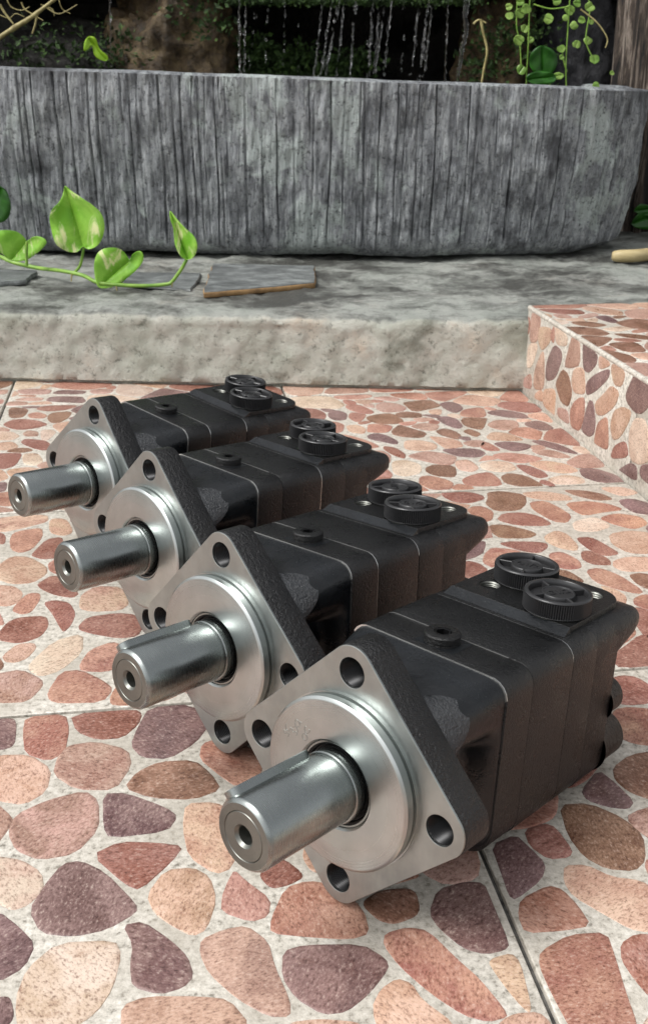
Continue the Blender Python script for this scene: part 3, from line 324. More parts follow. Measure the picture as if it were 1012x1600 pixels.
(2,1,"""d0 80 213 73 239 26 239 26 229 60 193;o0 -45 -38 -36 -77 -2 -77 7 -31 -37 -17;r0 -8 33 -41 5 -36 -12 10 -27 26 -17 29 25;ro0 145 101 145 162 130 161 113 147 118 103;o0 17 100 39 89 58 96 58 136 22 140 11 129;rp0 -172 -18 -172 -62 -111 -37 -113 -10 -126 6;ro0 -23 182 -55 180 -70 149 -45 130 -25 140;rp0 -75 151 -60 182 -76 206 -101 196 -105 173 -83 151;b0 98 86 113 102 108 145 77 152 63 137 63 97 95 85;o0 -12 36 -25 73 -50 84 -54 83 -73 54 -73 49 -44 10;b0 -34 239 -13 193 -8 194 21 228 21 239;rp0 64 190 78 157 109 150 126 165 110 206 83 209;b0 36 84 15 95 -19 74 -7 38 30 30;rp0 41 84 36 30 69 30 91 81 60 92;r0 -135 128 -151 90 -129 78 -103 107 -105 122;ro0 -132 73 -154 86 -172 85 -172 40 -136 30;rp0 74 -36 59 -40 52 -77 107 -77 97 -48;o0 -76 45 -122 9 -110 -6 -49 8;p0 -138 165 -110 174 -106 197 -133 219 -161 198;rp0 -166 196 -172 196 -172 144 -146 148 -142 161;o0 -103 -40 -50 -35 -41 -14 -46 3 -108 -11 -105 -38;o0 -77 211 -65 239 -128 239 -130 224 -103 201;l0 129 46 145 43 145 95 116 98 103 84;rp0 70 25 34 25 31 -18 57 -35 73 -31 86 13;o0 12 99 6 127 -22 136 -43 125 -47 89 -23 78;rp0 145 -77 145 -17 133 -17 102 -47 113 -77;r0 -136 224 -133 239 -172 239 -172 201 -166 201;p0 59 141 73 155 59 188 23 172 24 145;ro0 145 167 145 239 115 208 131 166;o0 -106 -45 -109 -42 -172 -68 -172 -77 -99 -77;ro0 -99 102 -123 76 -76 58 -59 83;rp0 101 14 133 -12 145 -12 145 38 128 41;p0 47 -77 54 -39 28 -22 12 -31 3 -77;o0 -101 -45 -93 -77 -42 -77 -50 -40;ro0 -74 146 -82 146 -100 123 -97 107 -55 87 -52 89 -48 126;o0 111 211 137 239 79 239 85 214;o0 24 224 -2 192 21 176 55 191;ro0 -172 34 -172 -12 -128 11 -136 24;p0 -18 191 -40 239 -60 239 -72 209 -55 185 -22 187;r0 -87 148 -108 169 -137 159 -141 146 -135 134 -104 127;p0 98 -43 128 -15 96 11 91 11 78 -32;l0 99 81 74 28 90 16 96 16 124 44;ro0 -78 49 -78 53 -127 72 -131 27 -124 14;l0 -172 90 -156 91 -140 131 -145 143 -172 139;rp0 -18 183 -20 141 7 132 18 143 18 172 -7 188 -14 188"""),
(2,2,"""d1 -95 556 -97 563 -112 563 -108 540 -101 535 -94 538;ro1 -65 527 -64 548 -67 563 -88 563 -88 548 -85 529 -73 521;r1 -22 558 -26 563 -60 563 -56 546 -45 537 -32 537 -24 548;d1 9 525 17 540 9 563 -15 563 -21 545 -25 528 -19 516 -5 513;o1 -72 510 -84 524 -100 526 -110 520 -105 499 -96 488 -83 483 -73 492;p1 -28 508 -30 522 -47 532 -62 530 -66 520 -67 506 -55 492 -36 489;b1 20 480 16 493 8 506 -10 507 -21 500 -27 488 -14 478 6 474;ro1 46 501 41 514 25 524 16 521 14 508 23 493 31 482 43 489;p1 -45 477 -52 486 -70 481 -84 472 -86 459 -81 446 -70 438 -54 440 -44 456;d1 -4 460 -9 467 -28 481 -39 482 -38 457 -35 449 -9 450;o1 28 440 26 458 18 466 4 467 2 449 4 429 15 416 23 419;r1 -2 435 -14 439 -30 442 -42 435 -27 414 -21 410 -7 426;l1 -70 426 -79 435 -90 439 -93 432 -86 410 -80 405 -74 407 -68 415;d1 -25 399 -39 421 -50 430 -58 429 -65 416 -70 402 -64 388 -51 384 -37 386 -25 394;o1 13 396 11 410 4 417 -8 417 -16 403 -13 392 -6 384 2 377 8 380;rp1 36 384 38 393 29 405 25 412 22 406 19 398 18 389 29 382;r1 49 402 56 406 48 418 38 410 42 401;ro1 80 380 71 396 59 400 49 397 41 380 40 372 54 368 71 364 80 366;d1 -69 380 -76 390 -85 400 -93 398 -88 368 -81 363 -72 369;l1 -34 350 -31 367 -34 375 -57 377 -68 365 -71 350 -67 328 -52 331 -40 339;d1 -2 363 -8 372 -19 384 -27 383 -23 372 -24 361 -23 351 -13 346 -4 348 0 353;p1 35 365 27 375 17 374 8 370 7 363 10 352 20 338 31 328 39 327 40 334 36 352;o1 14 336 3 339 -17 342 -26 339 -26 327 -13 316 13 317 21 323;d1 84 348 76 357 53 360 44 358 42 345 46 334 55 325 64 325 74 332 84 343;d1 -74 341 -76 349 -79 350 -84 347 -83 339 -78 336;o1 64 307 68 316 53 320 41 320 46 309;o1 62 411 66 409 65 420 62 425 60 418;b1 106 374 107 388 93 389 84 383 89 373 95 370;d1 142 373 142 386 134 388 121 385 114 372 116 363 123 351 131 347 139 348 142 351;ro1 117 343 109 360 101 363 91 361 89 355 93 343 102 328 112 316 120 312 128 313 128 317 123 332;o1 139 314 141 317 144 341 132 339 133 332 136 321;o1 96 324 94 332 89 335 82 331 77 323 78 307 102 305 105 312;r0 -90 323 -84 285 -54 281 -45 289 -41 318 -56 324 -89 324;p0 38 450 75 473 75 483 40 485 24 468;rp0 -110 431 -122 430 -141 400 -132 373 -100 374 -97 391 -104 426;ro0 55 269 5 274 2 247 53 247;l0 -137 370 -145 398 -172 399 -172 342 -149 345;l0 -89 284 -95 321 -131 324 -135 286 -90 284;ro0 105 561 124 508 145 499 145 563 106 563;ro0 79 391 109 397 111 399 98 435 72 416 71 409 76 393;d0 -144 281 -140 285 -136 326 -148 340 -172 337 -172 283;l0 -145 403 -127 432 -144 449 -172 447 -172 404;l0 145 493 122 503 80 482 80 473 100 442 145 455;p0 37 522 44 520 100 562 15 563 16 558 20 543 28 527;p0 145 450 103 437 120 391 145 394;p0 112 247 110 259 65 276 60 270 59 247;p0 -114 498 -139 490 -140 453 -123 435 -100 437 -89 464 -88 470 -102 489 -112 497;p0 49 517 78 487 118 507 101 557;ro0 -5 311 -34 312 -40 289 1 277 7 303;ro0 -140 278 -133 247 -101 247 -92 279 -137 281;ro0 -172 507 -161 508 -141 563 -172 563;p0 -135 563 -156 506 -141 495 -117 502 -116 506 -112 538 -126 556 -133 563;o0 -95 247 -52 247 -56 276 -86 280;ro0 -145 491 -160 502 -172 502 -172 452 -145 454;rp0 -90 334 -87 361 -95 369 -132 368 -144 343 -132 330 -94 326 -92 329;b0 77 468 32 440 32 433 35 431 81 429 95 440;o0 145 309 131 310 119 300 125 282 145 284;p0 81 298 67 289 67 281 111 265 120 280 114 298 96 301;ro0 125 277 115 261 117 247 145 247 145 278;o0 61 280 62 287 27 320 23 319 14 312 8 279 56 274;ro0 -51 277 -47 247 -3 247 -1 272 -42 284;ro0 -172 278 -172 247 -138 247 -145 276"""),
(2,3,"""o1 -102 868 -104 882 -126 883 -142 880 -149 865 -138 853 -132 852 -117 859;r1 -135 827 -132 828 -133 841 -138 848 -143 834;ro1 -103 835 -105 853 -119 850 -126 845 -127 832 -124 815 -117 808 -109 813;r1 -85 818 -87 831 -98 828 -106 804 -106 800 -98 793 -88 794;o1 -95 776 -109 795 -122 798 -130 784 -128 761 -117 751 -103 751 -94 764;o1 -86 837 -78 843 -85 870 -98 872 -96 845;r1 -68 728 -77 747 -87 759 -97 746 -93 737 -83 727 -72 722;ro1 -95 720 -96 729 -104 730 -112 708 -105 701 -99 703;o1 -109 734 -116 744 -126 747 -131 741 -123 717 -116 715 -109 721;r1 -86 679 -89 693 -111 692 -118 666 -102 658 -90 665;r1 -68 695 -73 711 -83 716 -90 713 -83 697 -77 678 -74 671 -70 680;o1 -36 731 -54 735 -63 724 -64 711 -63 703 -56 698 -37 697 -31 706;r1 -26 686 -38 690 -57 687 -62 676 -61 670 -53 664 -37 656 -25 657 -21 670;o1 -92 648 -94 654 -103 654 -110 642 -108 635 -102 633 -96 637;l1 -61 638 -62 662 -79 655 -92 629 -91 621 -84 613 -73 618;rp1 -35 643 -41 648 -54 640 -59 624 -58 616 -44 613 -35 618;p1 -85 607 -98 620 -111 617 -118 611 -115 591 -107 585 -91 584 -84 599;ro1 -47 601 -60 614 -71 613 -77 591 -75 583 -69 579 -46 577 -40 590;ro0 107 808 82 830 57 807 64 781 97 776;p0 145 654 106 638 131 609 145 608;rp0 0 803 -49 793 -47 755 -15 757 3 776;rp0 100 735 103 738 104 760 98 771 63 776 46 755 49 734 58 727;o0 -29 859 -30 855 4 811 17 818 26 863;l0 -154 637 -121 656 -125 681 -172 684 -172 643;o0 8 719 44 734 41 754 6 772 -10 754;p0 41 623 12 624 0 604 11 571 61 571 62 576;l0 110 690 99 676 105 643 145 660 145 688;r0 106 734 111 695 145 693 145 723;o0 -12 656 2 652 20 675 1 703 -16 697 -19 679;rp0 103 868 101 887 41 887 39 875 81 839;ro0 -135 756 -133 771 -136 784 -147 803 -172 797 -172 742 -141 744;p0 -29 864 28 869 34 875 36 887 -33 887;rp0 -117 689 -129 723 -139 735 -144 739 -172 736 -172 689 -119 686;o0 43 677 57 690 55 723 46 730 9 714 5 706 24 677;rp0 1 647 -20 654 -29 644 -31 629 -27 614 -24 611 -4 607 8 627;b0 0 808 -34 851 -75 824 -51 798;rp0 24 672 6 648 13 629 42 629 52 642 42 672;r0 107 571 127 606 104 633 67 575 66 571;l0 -138 600 -172 576 -172 571 -113 571 -111 575 -123 596;o0 112 807 102 774 108 764 145 772 145 815;d0 -33 861 -39 887 -79 887 -80 869 -76 857 -68 846 -60 840 -35 856;r0 78 835 36 870 31 865 22 819 53 810;l0 8 777 43 759 59 780 52 805 20 814 5 806;rp0 -172 851 -172 802 -147 808 -148 850;ro0 -172 637 -172 583 -142 603 -155 632;b0 47 673 57 644 100 642 94 675 60 686;rp0 145 850 145 887 106 887 108 869;l0 99 730 60 722 62 691 95 680 106 693;r0 145 729 145 767 110 759 108 739;ro0 145 844 107 864 84 835 111 812 145 820;ro0 3 579 -4 602 -28 607 -38 583 -37 571 -10 571;ro0 -69 756 -53 753 -55 794 -63 804 -92 786 -89 766;b0 -117 643 -122 649 -150 633 -137 605 -115 619 -110 628;rp0 -158 856 -150 874 -150 887 -172 887 -172 856;ro0 132 603 113 571 145 571 145 602;rp0 -24 751 -32 730 -28 716 -14 704 0 708 4 716 -15 751;b0 65 582 100 637 56 639 46 626"""),
(2,4,"""d1 -149 946 -145 948 -146 967 -152 967 -157 965 -155 949;o1 -123 983 -118 1000 -131 1007 -148 1001 -142 983;r1 -95 1207 -104 1211 -133 1211 -137 1200 -124 1191 -106 1194;b1 -151 1173 -148 1201 -164 1209 -169 1204 -165 1172;ro1 -129 1166 -126 1175 -136 1188 -145 1182 -142 1169;b1 -101 1167 -100 1185 -119 1183 -123 1174 -122 1160 -117 1148 -109 1149;r1 -135 1157 -151 1164 -162 1161 -168 1148 -161 1136 -150 1128 -134 1132 -123 1142;p1 -130 1104 -131 1117 -140 1122 -144 1114 -141 1105;r1 -113 1069 -120 1086 -140 1094 -143 1083 -133 1068 -119 1056;r1 -140 1047 -149 1050 -162 1050 -166 1045 -157 1009 -151 1008 -143 1016;l1 -117 1090 -111 1114 -117 1121 -127 1121 -123 1090;l1 -158 1120 -170 1122 -172 1114 -172 1109 -167 1096 -155 1095 -149 1106;o1 -156 1063 -146 1069 -153 1086 -166 1084 -163 1064;l1 -124 1013 -117 1023 -125 1047 -138 1045 -134 1018;b0 88 1015 73 1032 42 1021 30 993 39 978 66 970;l0 128 977 93 1012 70 967 110 951;rp0 -108 1087 -110 1055 -107 1043 -95 1040 -71 1067 -92 1093 -105 1093;ro0 54 926 67 962 66 965 38 973 6 936 16 924;o0 -98 1098 -92 1098 -64 1125 -98 1150 -115 1140 -113 1128;d0 -99 1157 -60 1128 -44 1146 -48 1185 -96 1166;ro0 118 932 145 918 145 977 133 975 113 947;o0 78 1058 77 1035 92 1018 145 1042 145 1056 101 1076;r0 108 946 71 959 59 924 79 897 113 930;r0 -93 976 -95 982 -132 978 -142 968 -140 958 -118 945;o0 -1 1055 19 1081 2 1110 -33 1098 -36 1068 -27 1058 -8 1053;ro0 40 1026 72 1036 72 1058 44 1080 24 1078 4 1053;p0 -29 958 -18 944 1 939 34 977 25 991 -7 995 -24 981;o0 -147 979 -147 984 -153 1000 -158 1004 -172 1009 -172 963 -153 973;o0 133 1123 109 1157 91 1160 81 1126 103 1104;ro0 -32 1055 -40 1064 -67 1065 -90 1037 -77 1017 -58 1017;o0 0 1050 -5 1048 -6 1000 25 996 37 1023;p0 34 1211 24 1173 86 1166 85 1211;ro0 -142 943 -172 934 -172 926 -132 906 -117 927 -120 940 -126 944;ro0 -67 895 -45 895 -22 941 -33 955 -57 952 -79 918;ro0 43 1085 55 1118 19 1145 11 1137 6 1114 24 1083;ro0 90 1211 92 1165 110 1162 145 1184 145 1211;d0 137 1119 106 1099 104 1081 145 1062 145 1118;rp0 -39 895 11 895 13 920 1 933 -18 939;p0 -41 1070 -38 1099 -57 1123 -87 1095 -67 1070;o0 -29 982 -58 1012 -77 1012 -90 984 -88 977 -57 958 -34 960;rp0 98 1081 100 1099 77 1123 60 1117 48 1084 75 1063;o0 19 1171 -43 1188 -39 1148 8 1141 16 1150 20 1168;o0 84 895 145 895 145 912 117 927;o0 -113 924 -129 902 -126 897 -122 895 -73 895 -84 916;rp0 21 1150 59 1122 76 1128 86 1161 25 1165;p0 17 895 74 895 55 921 18 919;ro0 28 1211 -43 1211 -42 1193 19 1176;d0 -96 1199 -98 1189 -87 1175 -47 1191 -49 1211 -86 1211;p0 -118 1018 -120 1007 -95 988 -82 1014 -93 1031;rp0 133 980 145 982 145 1037 99 1014;p0 145 1178 114 1158 138 1125 145 1124;b0 -26 986 -11 999 -10 1048 -27 1053 -54 1015;ro0 -115 941 -112 929 -83 921 -62 954 -90 972;rp0 1 1116 5 1136 -41 1143 -53 1125 -35 1103;p0 -134 901 -172 921 -172 895 -135 895;rp0 -165 1012 -163 1017 -167 1028 -172 1032 -172 1014;p0 -172 1127 -163 1124 -161 1129 -170 1138;d0 -168 962 -172 954 -172 940 -163 948 -160 962;b0 -131 1057 -137 1065 -149 1065 -154 1057 -141 1052;d0 -137 1207 -138 1211 -153 1211 -151 1206 -138 1206;ro0 -115 993 -118 988 -106 984 -103 988 -107 993;ro0 -172 1063 -172 1046 -166 1050 -165 1060"""),
(2,5,"""p1 -131 1260 -129 1279 -152 1285 -167 1281 -161 1264;d1 -91 1255 -87 1268 -117 1276 -125 1260;p1 -139 1233 -135 1245 -156 1249 -167 1239;d1 -86 1226 -92 1245 -125 1248 -129 1234 -123 1228 -91 1219 -90 1219;p1 -61 1254 -54 1267 -66 1274 -81 1270 -77 1256;o0 11 1381 16 1396 -55 1396 -36 1364 -30 1361;p0 119 1276 145 1260 145 1322 119 1308;l0 -51 1252 -24 1235 -3 1266 -40 1293 -47 1292;p0 107 1396 61 1396 76 1349 112 1371;d0 -41 1362 -60 1395 -104 1357 -101 1340 -69 1329;ro0 -130 1305 -106 1339 -110 1356 -132 1371 -172 1346 -172 1339;rp0 114 1308 83 1322 67 1293 74 1263 80 1262 114 1276;o0 6 1271 19 1303 14 1319 -9 1323 -35 1296 1 1270;r0 79 1257 72 1258 46 1243 41 1219 98 1219;r0 116 1271 84 1257 103 1219 145 1219 145 1254;l0 -151 1292 -138 1305 -172 1333 -172 1285 -163 1286;o0 -108 1361 -66 1396 -134 1396 -130 1376;p0 31 1338 18 1321 24 1305 63 1296 79 1326 73 1344;ro0 78 1344 84 1328 117 1313 145 1328 145 1354 115 1367;p0 14 1325 27 1341 12 1376 -27 1358 -8 1328;ro0 -75 1277 -66 1281 -57 1294 -70 1323 -102 1335 -127 1301 -127 1291 -124 1289 -111 1280 -97 1275 -86 1274;d0 36 1219 41 1243 8 1267 2 1265 -21 1231 -19 1219;l0 -76 1248 -81 1246 -82 1219 -24 1219 -26 1230 -58 1250;ro0 70 1349 56 1396 21 1396 16 1379 31 1344;b0 -13 1326 -32 1357 -37 1358 -65 1325 -52 1297 -40 1298;r0 62 1291 23 1300 12 1270 44 1248 69 1263;r0 145 1396 113 1396 117 1372 145 1360;o0 -135 1376 -139 1396 -172 1396 -172 1352;rp0 -56 1286 -61 1283 -62 1278 -54 1272 -52 1282;p0 -154 1219 -152 1226 -155 1231 -165 1234 -172 1231 -172 1219;ro0 -145 1254 -148 1258 -159 1259 -164 1256 -148 1251;o0 -132 1301 -139 1300 -141 1286 -135 1285 -130 1295;o0 -127 1227 -131 1230 -147 1226 -148 1219 -124 1219;o0 -165 1265 -171 1278 -172 1255 -168 1259"""),
(3,1,"""r0 335 150 323 178 304 182 289 159 303 137 332 141;b0 200 -39 217 -33 225 -10 188 20 162 -21;r0 224 191 233 195 238 202 233 239 183 239 192 203;l0 298 38 296 42 254 40 246 1 291 -15 293 -12;o0 153 -77 186 -77 197 -44 158 -24 153 -25;ro0 249 42 235 56 188 36 190 25 229 -6 241 1;r0 202 -44 192 -77 242 -77 243 -62 219 -38;ro0 314 81 345 111 332 136 304 132 290 102 310 81;d0 347 -51 307 -56 307 -77 361 -77;o0 430 183 396 216 370 202 381 163 388 158;d0 369 54 377 86 367 105 349 108 319 80;l0 347 -46 362 -18 355 -5 297 -15 294 -19 296 -39 306 -51;p0 154 174 201 142 221 187 191 198;rp0 244 -3 231 -11 222 -34 246 -58 291 -39 289 -20;rp0 259 156 234 190 226 186 205 138 247 128;l0 392 132 372 107 381 89 434 92 434 114;o0 153 116 190 113 201 133 200 137 153 168;ro0 288 210 300 239 238 239 242 204;ro0 183 37 168 48 153 50 153 -20 157 -19 185 24;d0 394 221 398 239 336 239 356 208 366 206;d0 234 69 193 102 172 52 186 41 233 61;ro0 300 45 302 40 357 23 371 41 369 48 314 76 311 76;o0 434 16 434 64 401 36 418 16;l0 194 110 236 74 258 104 247 123 205 130;o0 434 239 404 239 399 220 434 187;b0 366 -21 351 -49 367 -77 397 -77 407 -38 401 -30;rp0 293 208 304 187 324 183 351 206 330 239 305 239;p0 285 161 299 185 288 205 242 199 238 193 264 159;d0 375 38 361 19 359 -1 366 -16 401 -24 414 13 396 34;o0 263 102 239 69 239 60 253 45 295 47 306 77 286 99;ro0 434 -40 412 -40 402 -77 434 -77;d0 189 108 153 111 153 55 168 54 189 106;rp0 378 159 340 148 336 139 349 113 368 110 388 136 385 153;p0 390 154 393 137 434 119 434 179;b0 382 84 373 50 376 43 397 39 434 71 434 86;ro0 248 -63 248 -77 302 -77 302 -54 293 -43;d0 434 -34 434 11 418 11 405 -27 411 -35;p0 299 -10 354 0 356 18 303 35;ro0 339 153 375 163 365 201 355 203 328 180;rp0 153 239 153 179 187 202 178 239;rp0 264 154 251 125 263 107 286 104 299 134 285 156"""),
(3,2,"""d1 176 397 172 409 169 417 156 412 155 395 154 381 156 378 171 388;r1 193 406 191 421 187 424 177 421 176 411 181 402 190 402;b1 233 410 229 423 217 436 202 437 198 415 200 400 207 391 219 388 227 394;d1 240 438 237 452 233 463 219 449 219 442 226 436 235 433;b1 283 467 274 477 257 475 244 466 241 456 244 446 255 436 271 439;rp1 181 367 178 377 173 380 159 374 155 365 155 356 170 355 182 356;o1 218 378 206 382 198 391 188 392 184 382 185 373 194 361 201 352 208 349 215 352 222 370;ro1 186 333 188 347 172 348 157 341 154 334 154 320 156 295 177 294 181 301 183 316;rp1 211 329 211 342 202 344 194 340 191 332 192 323 194 314 200 313;r1 301 542 296 555 288 558 279 555 275 546 275 530 280 528 290 528 298 532;ro1 291 506 290 518 277 522 268 521 261 510 259 496 265 489 273 486 279 488;l0 215 318 185 298 181 289 192 275 233 269 240 279 238 299;ro0 262 527 269 537 274 558 272 563 225 563 230 543;d0 307 352 332 364 334 393 288 393 290 363;r0 357 486 388 464 418 491 388 525 363 527 354 513;rp0 303 530 306 516 350 517 359 530 348 563 310 563;d0 336 247 340 270 307 298 286 270 291 247;ro0 186 563 153 563 153 533 170 534;ro0 299 298 269 314 244 299 245 280 282 273;ro0 384 379 339 393 337 363 357 347 386 373;p0 434 314 434 370 406 361 414 327;ro0 344 274 366 285 369 311 356 326 315 311 311 301;b0 349 511 299 511 290 493 324 462 351 485;rp0 177 425 194 431 203 452 181 477 153 469 153 428;r0 402 425 434 422 434 488 422 488 391 459 391 439;r0 242 481 211 504 196 499 185 480 209 453 225 461;ro0 434 308 411 323 374 310 371 285 396 271 434 302;rp0 305 347 287 358 268 344 272 319 303 302 311 313;ro0 153 528 153 475 180 482 191 501 170 529;b0 327 458 326 448 344 428 386 440 386 459 354 481;rp0 394 266 368 281 346 269 341 247 398 247;o0 281 268 244 275 237 266 239 247 285 247;rp0 265 348 284 363 283 393 232 393 227 386 227 358;r0 387 435 345 423 340 398 384 384 398 422;l0 391 373 403 365 434 376 434 417 402 420 389 381;ro0 161 290 153 289 153 247 187 247 188 272 174 290;b0 195 504 209 509 225 541 219 563 193 563 174 532;p0 282 398 284 424 278 429 262 433 237 427 234 420 243 398;ro0 434 493 434 563 426 563 392 528 422 493;rp0 299 477 285 463 282 451 284 435 287 431 321 448 322 458;rp0 408 327 401 361 389 368 360 343 360 330 372 315;p0 257 524 229 538 214 508 244 486 252 495 256 507;d0 353 563 364 532 388 530 419 563;d0 263 343 222 353 218 348 217 345 215 325 241 303 266 318;ro0 434 247 434 295 399 267 403 247;o0 233 247 232 264 193 270 192 247;d0 335 398 340 424 323 444 289 426 287 398;b0 354 330 355 343 334 359 310 347 316 317"""),
(3,3,"""r1 288 877 282 884 275 887 256 887 256 887 255 879 261 866 272 862 287 869;b1 322 853 328 873 310 884 297 882 294 869 288 858 292 841 311 840;o1 367 856 367 868 349 879 330 878 333 866 346 858;b1 405 853 401 866 388 876 371 879 377 865 389 853;ro1 353 821 350 837 343 855 329 854 326 838 334 812 344 808;ro1 404 828 397 841 381 850 361 848 362 831 367 820 384 825;d1 434 821 434 839 424 850 412 848 410 837 413 821 424 815;r1 324 823 313 832 297 832 288 820 300 807 322 803 329 807;ro1 412 794 413 809 396 819 378 811 385 797 396 786;ro1 287 838 282 850 274 851 267 844 269 832 274 819 281 823;o1 434 864 434 871 426 880 407 881 418 859;l1 361 785 379 794 373 814 351 806 347 789;b1 308 786 305 794 288 808 277 808 275 794 278 783 299 780;r1 308 759 310 768 286 773 274 771 286 756 298 750;ro1 283 752 279 757 264 763 255 752 250 739 255 729 264 744;r1 247 723 244 735 237 741 229 735 225 720 231 713;o1 335 759 335 781 329 789 316 780 314 769 320 757 330 751;r1 363 741 358 759 353 772 342 772 341 763 344 747 351 738;rp1 322 719 325 731 318 747 307 745 304 725 311 718;r1 347 721 350 731 342 746 335 745 331 733 335 724;ro1 353 674 347 700 337 714 326 711 325 693 335 680 347 671;o1 407 756 405 775 390 781 372 776 367 758 373 741 388 737;o1 385 714 384 728 368 731 355 726 351 717 355 708 374 706;b1 373 687 370 698 364 701 356 699 356 686 360 677;b1 312 695 315 698 310 713 302 716 301 706;o1 330 654 337 666 334 677 326 684 326 675 322 655;ro1 355 648 360 661 352 666 343 661 340 653 346 645;r1 342 617 346 638 339 646 332 645 327 622 326 606 331 600;r1 331 607 321 607 309 597 297 588 292 577 293 571 324 571 334 589;d0 193 798 205 829 153 857 153 817;rp0 390 715 382 701 404 673 434 672 434 716;rp0 173 712 153 711 153 661 194 661 197 670;p0 202 887 223 855 251 883 251 887;o0 270 856 245 870 225 850 224 841 251 828 270 855;d0 199 747 219 738 250 752 258 769 260 778 197 788 190 768;o0 193 618 195 656 153 656 153 607 183 608;l0 187 604 190 571 237 571 236 593 196 613;r0 434 758 416 757 406 749 398 734 396 721 434 721;ro0 393 637 410 616 434 616 434 667 404 667;o0 343 600 391 592 405 613 389 634 351 632 347 622;ro0 321 615 323 633 321 649 313 657 273 648 265 637 265 620 299 598 307 601 318 610;r0 228 701 213 735 198 742 177 714 200 674 228 698;rp0 301 700 295 706 254 700 273 653 319 664 309 689;o0 192 793 153 811 153 767 185 771 192 791;o0 342 595 333 575 332 571 393 571 390 586;r0 262 641 268 650 248 701 243 704 202 669 199 659;p0 273 809 271 813 221 836 210 829 197 794 268 781 273 803;b0 208 834 219 841 220 850 196 887 153 887 153 863;l0 434 571 434 611 410 611 395 588 398 571;b0 153 762 153 716 173 717 194 745 186 766;b0 299 719 301 735 299 742 288 746 269 743 266 739 259 725 260 706 294 711;rp0 185 571 182 602 153 602 153 571;l0 200 654 199 618 239 598 260 619 260 636;d0 434 798 407 786 413 765 417 763 434 763;ro0 292 590 291 597 263 615 242 593 242 571 285 571;rp0 365 675 364 651 369 638 388 639 399 670 390 682 384 682 368 678"""),
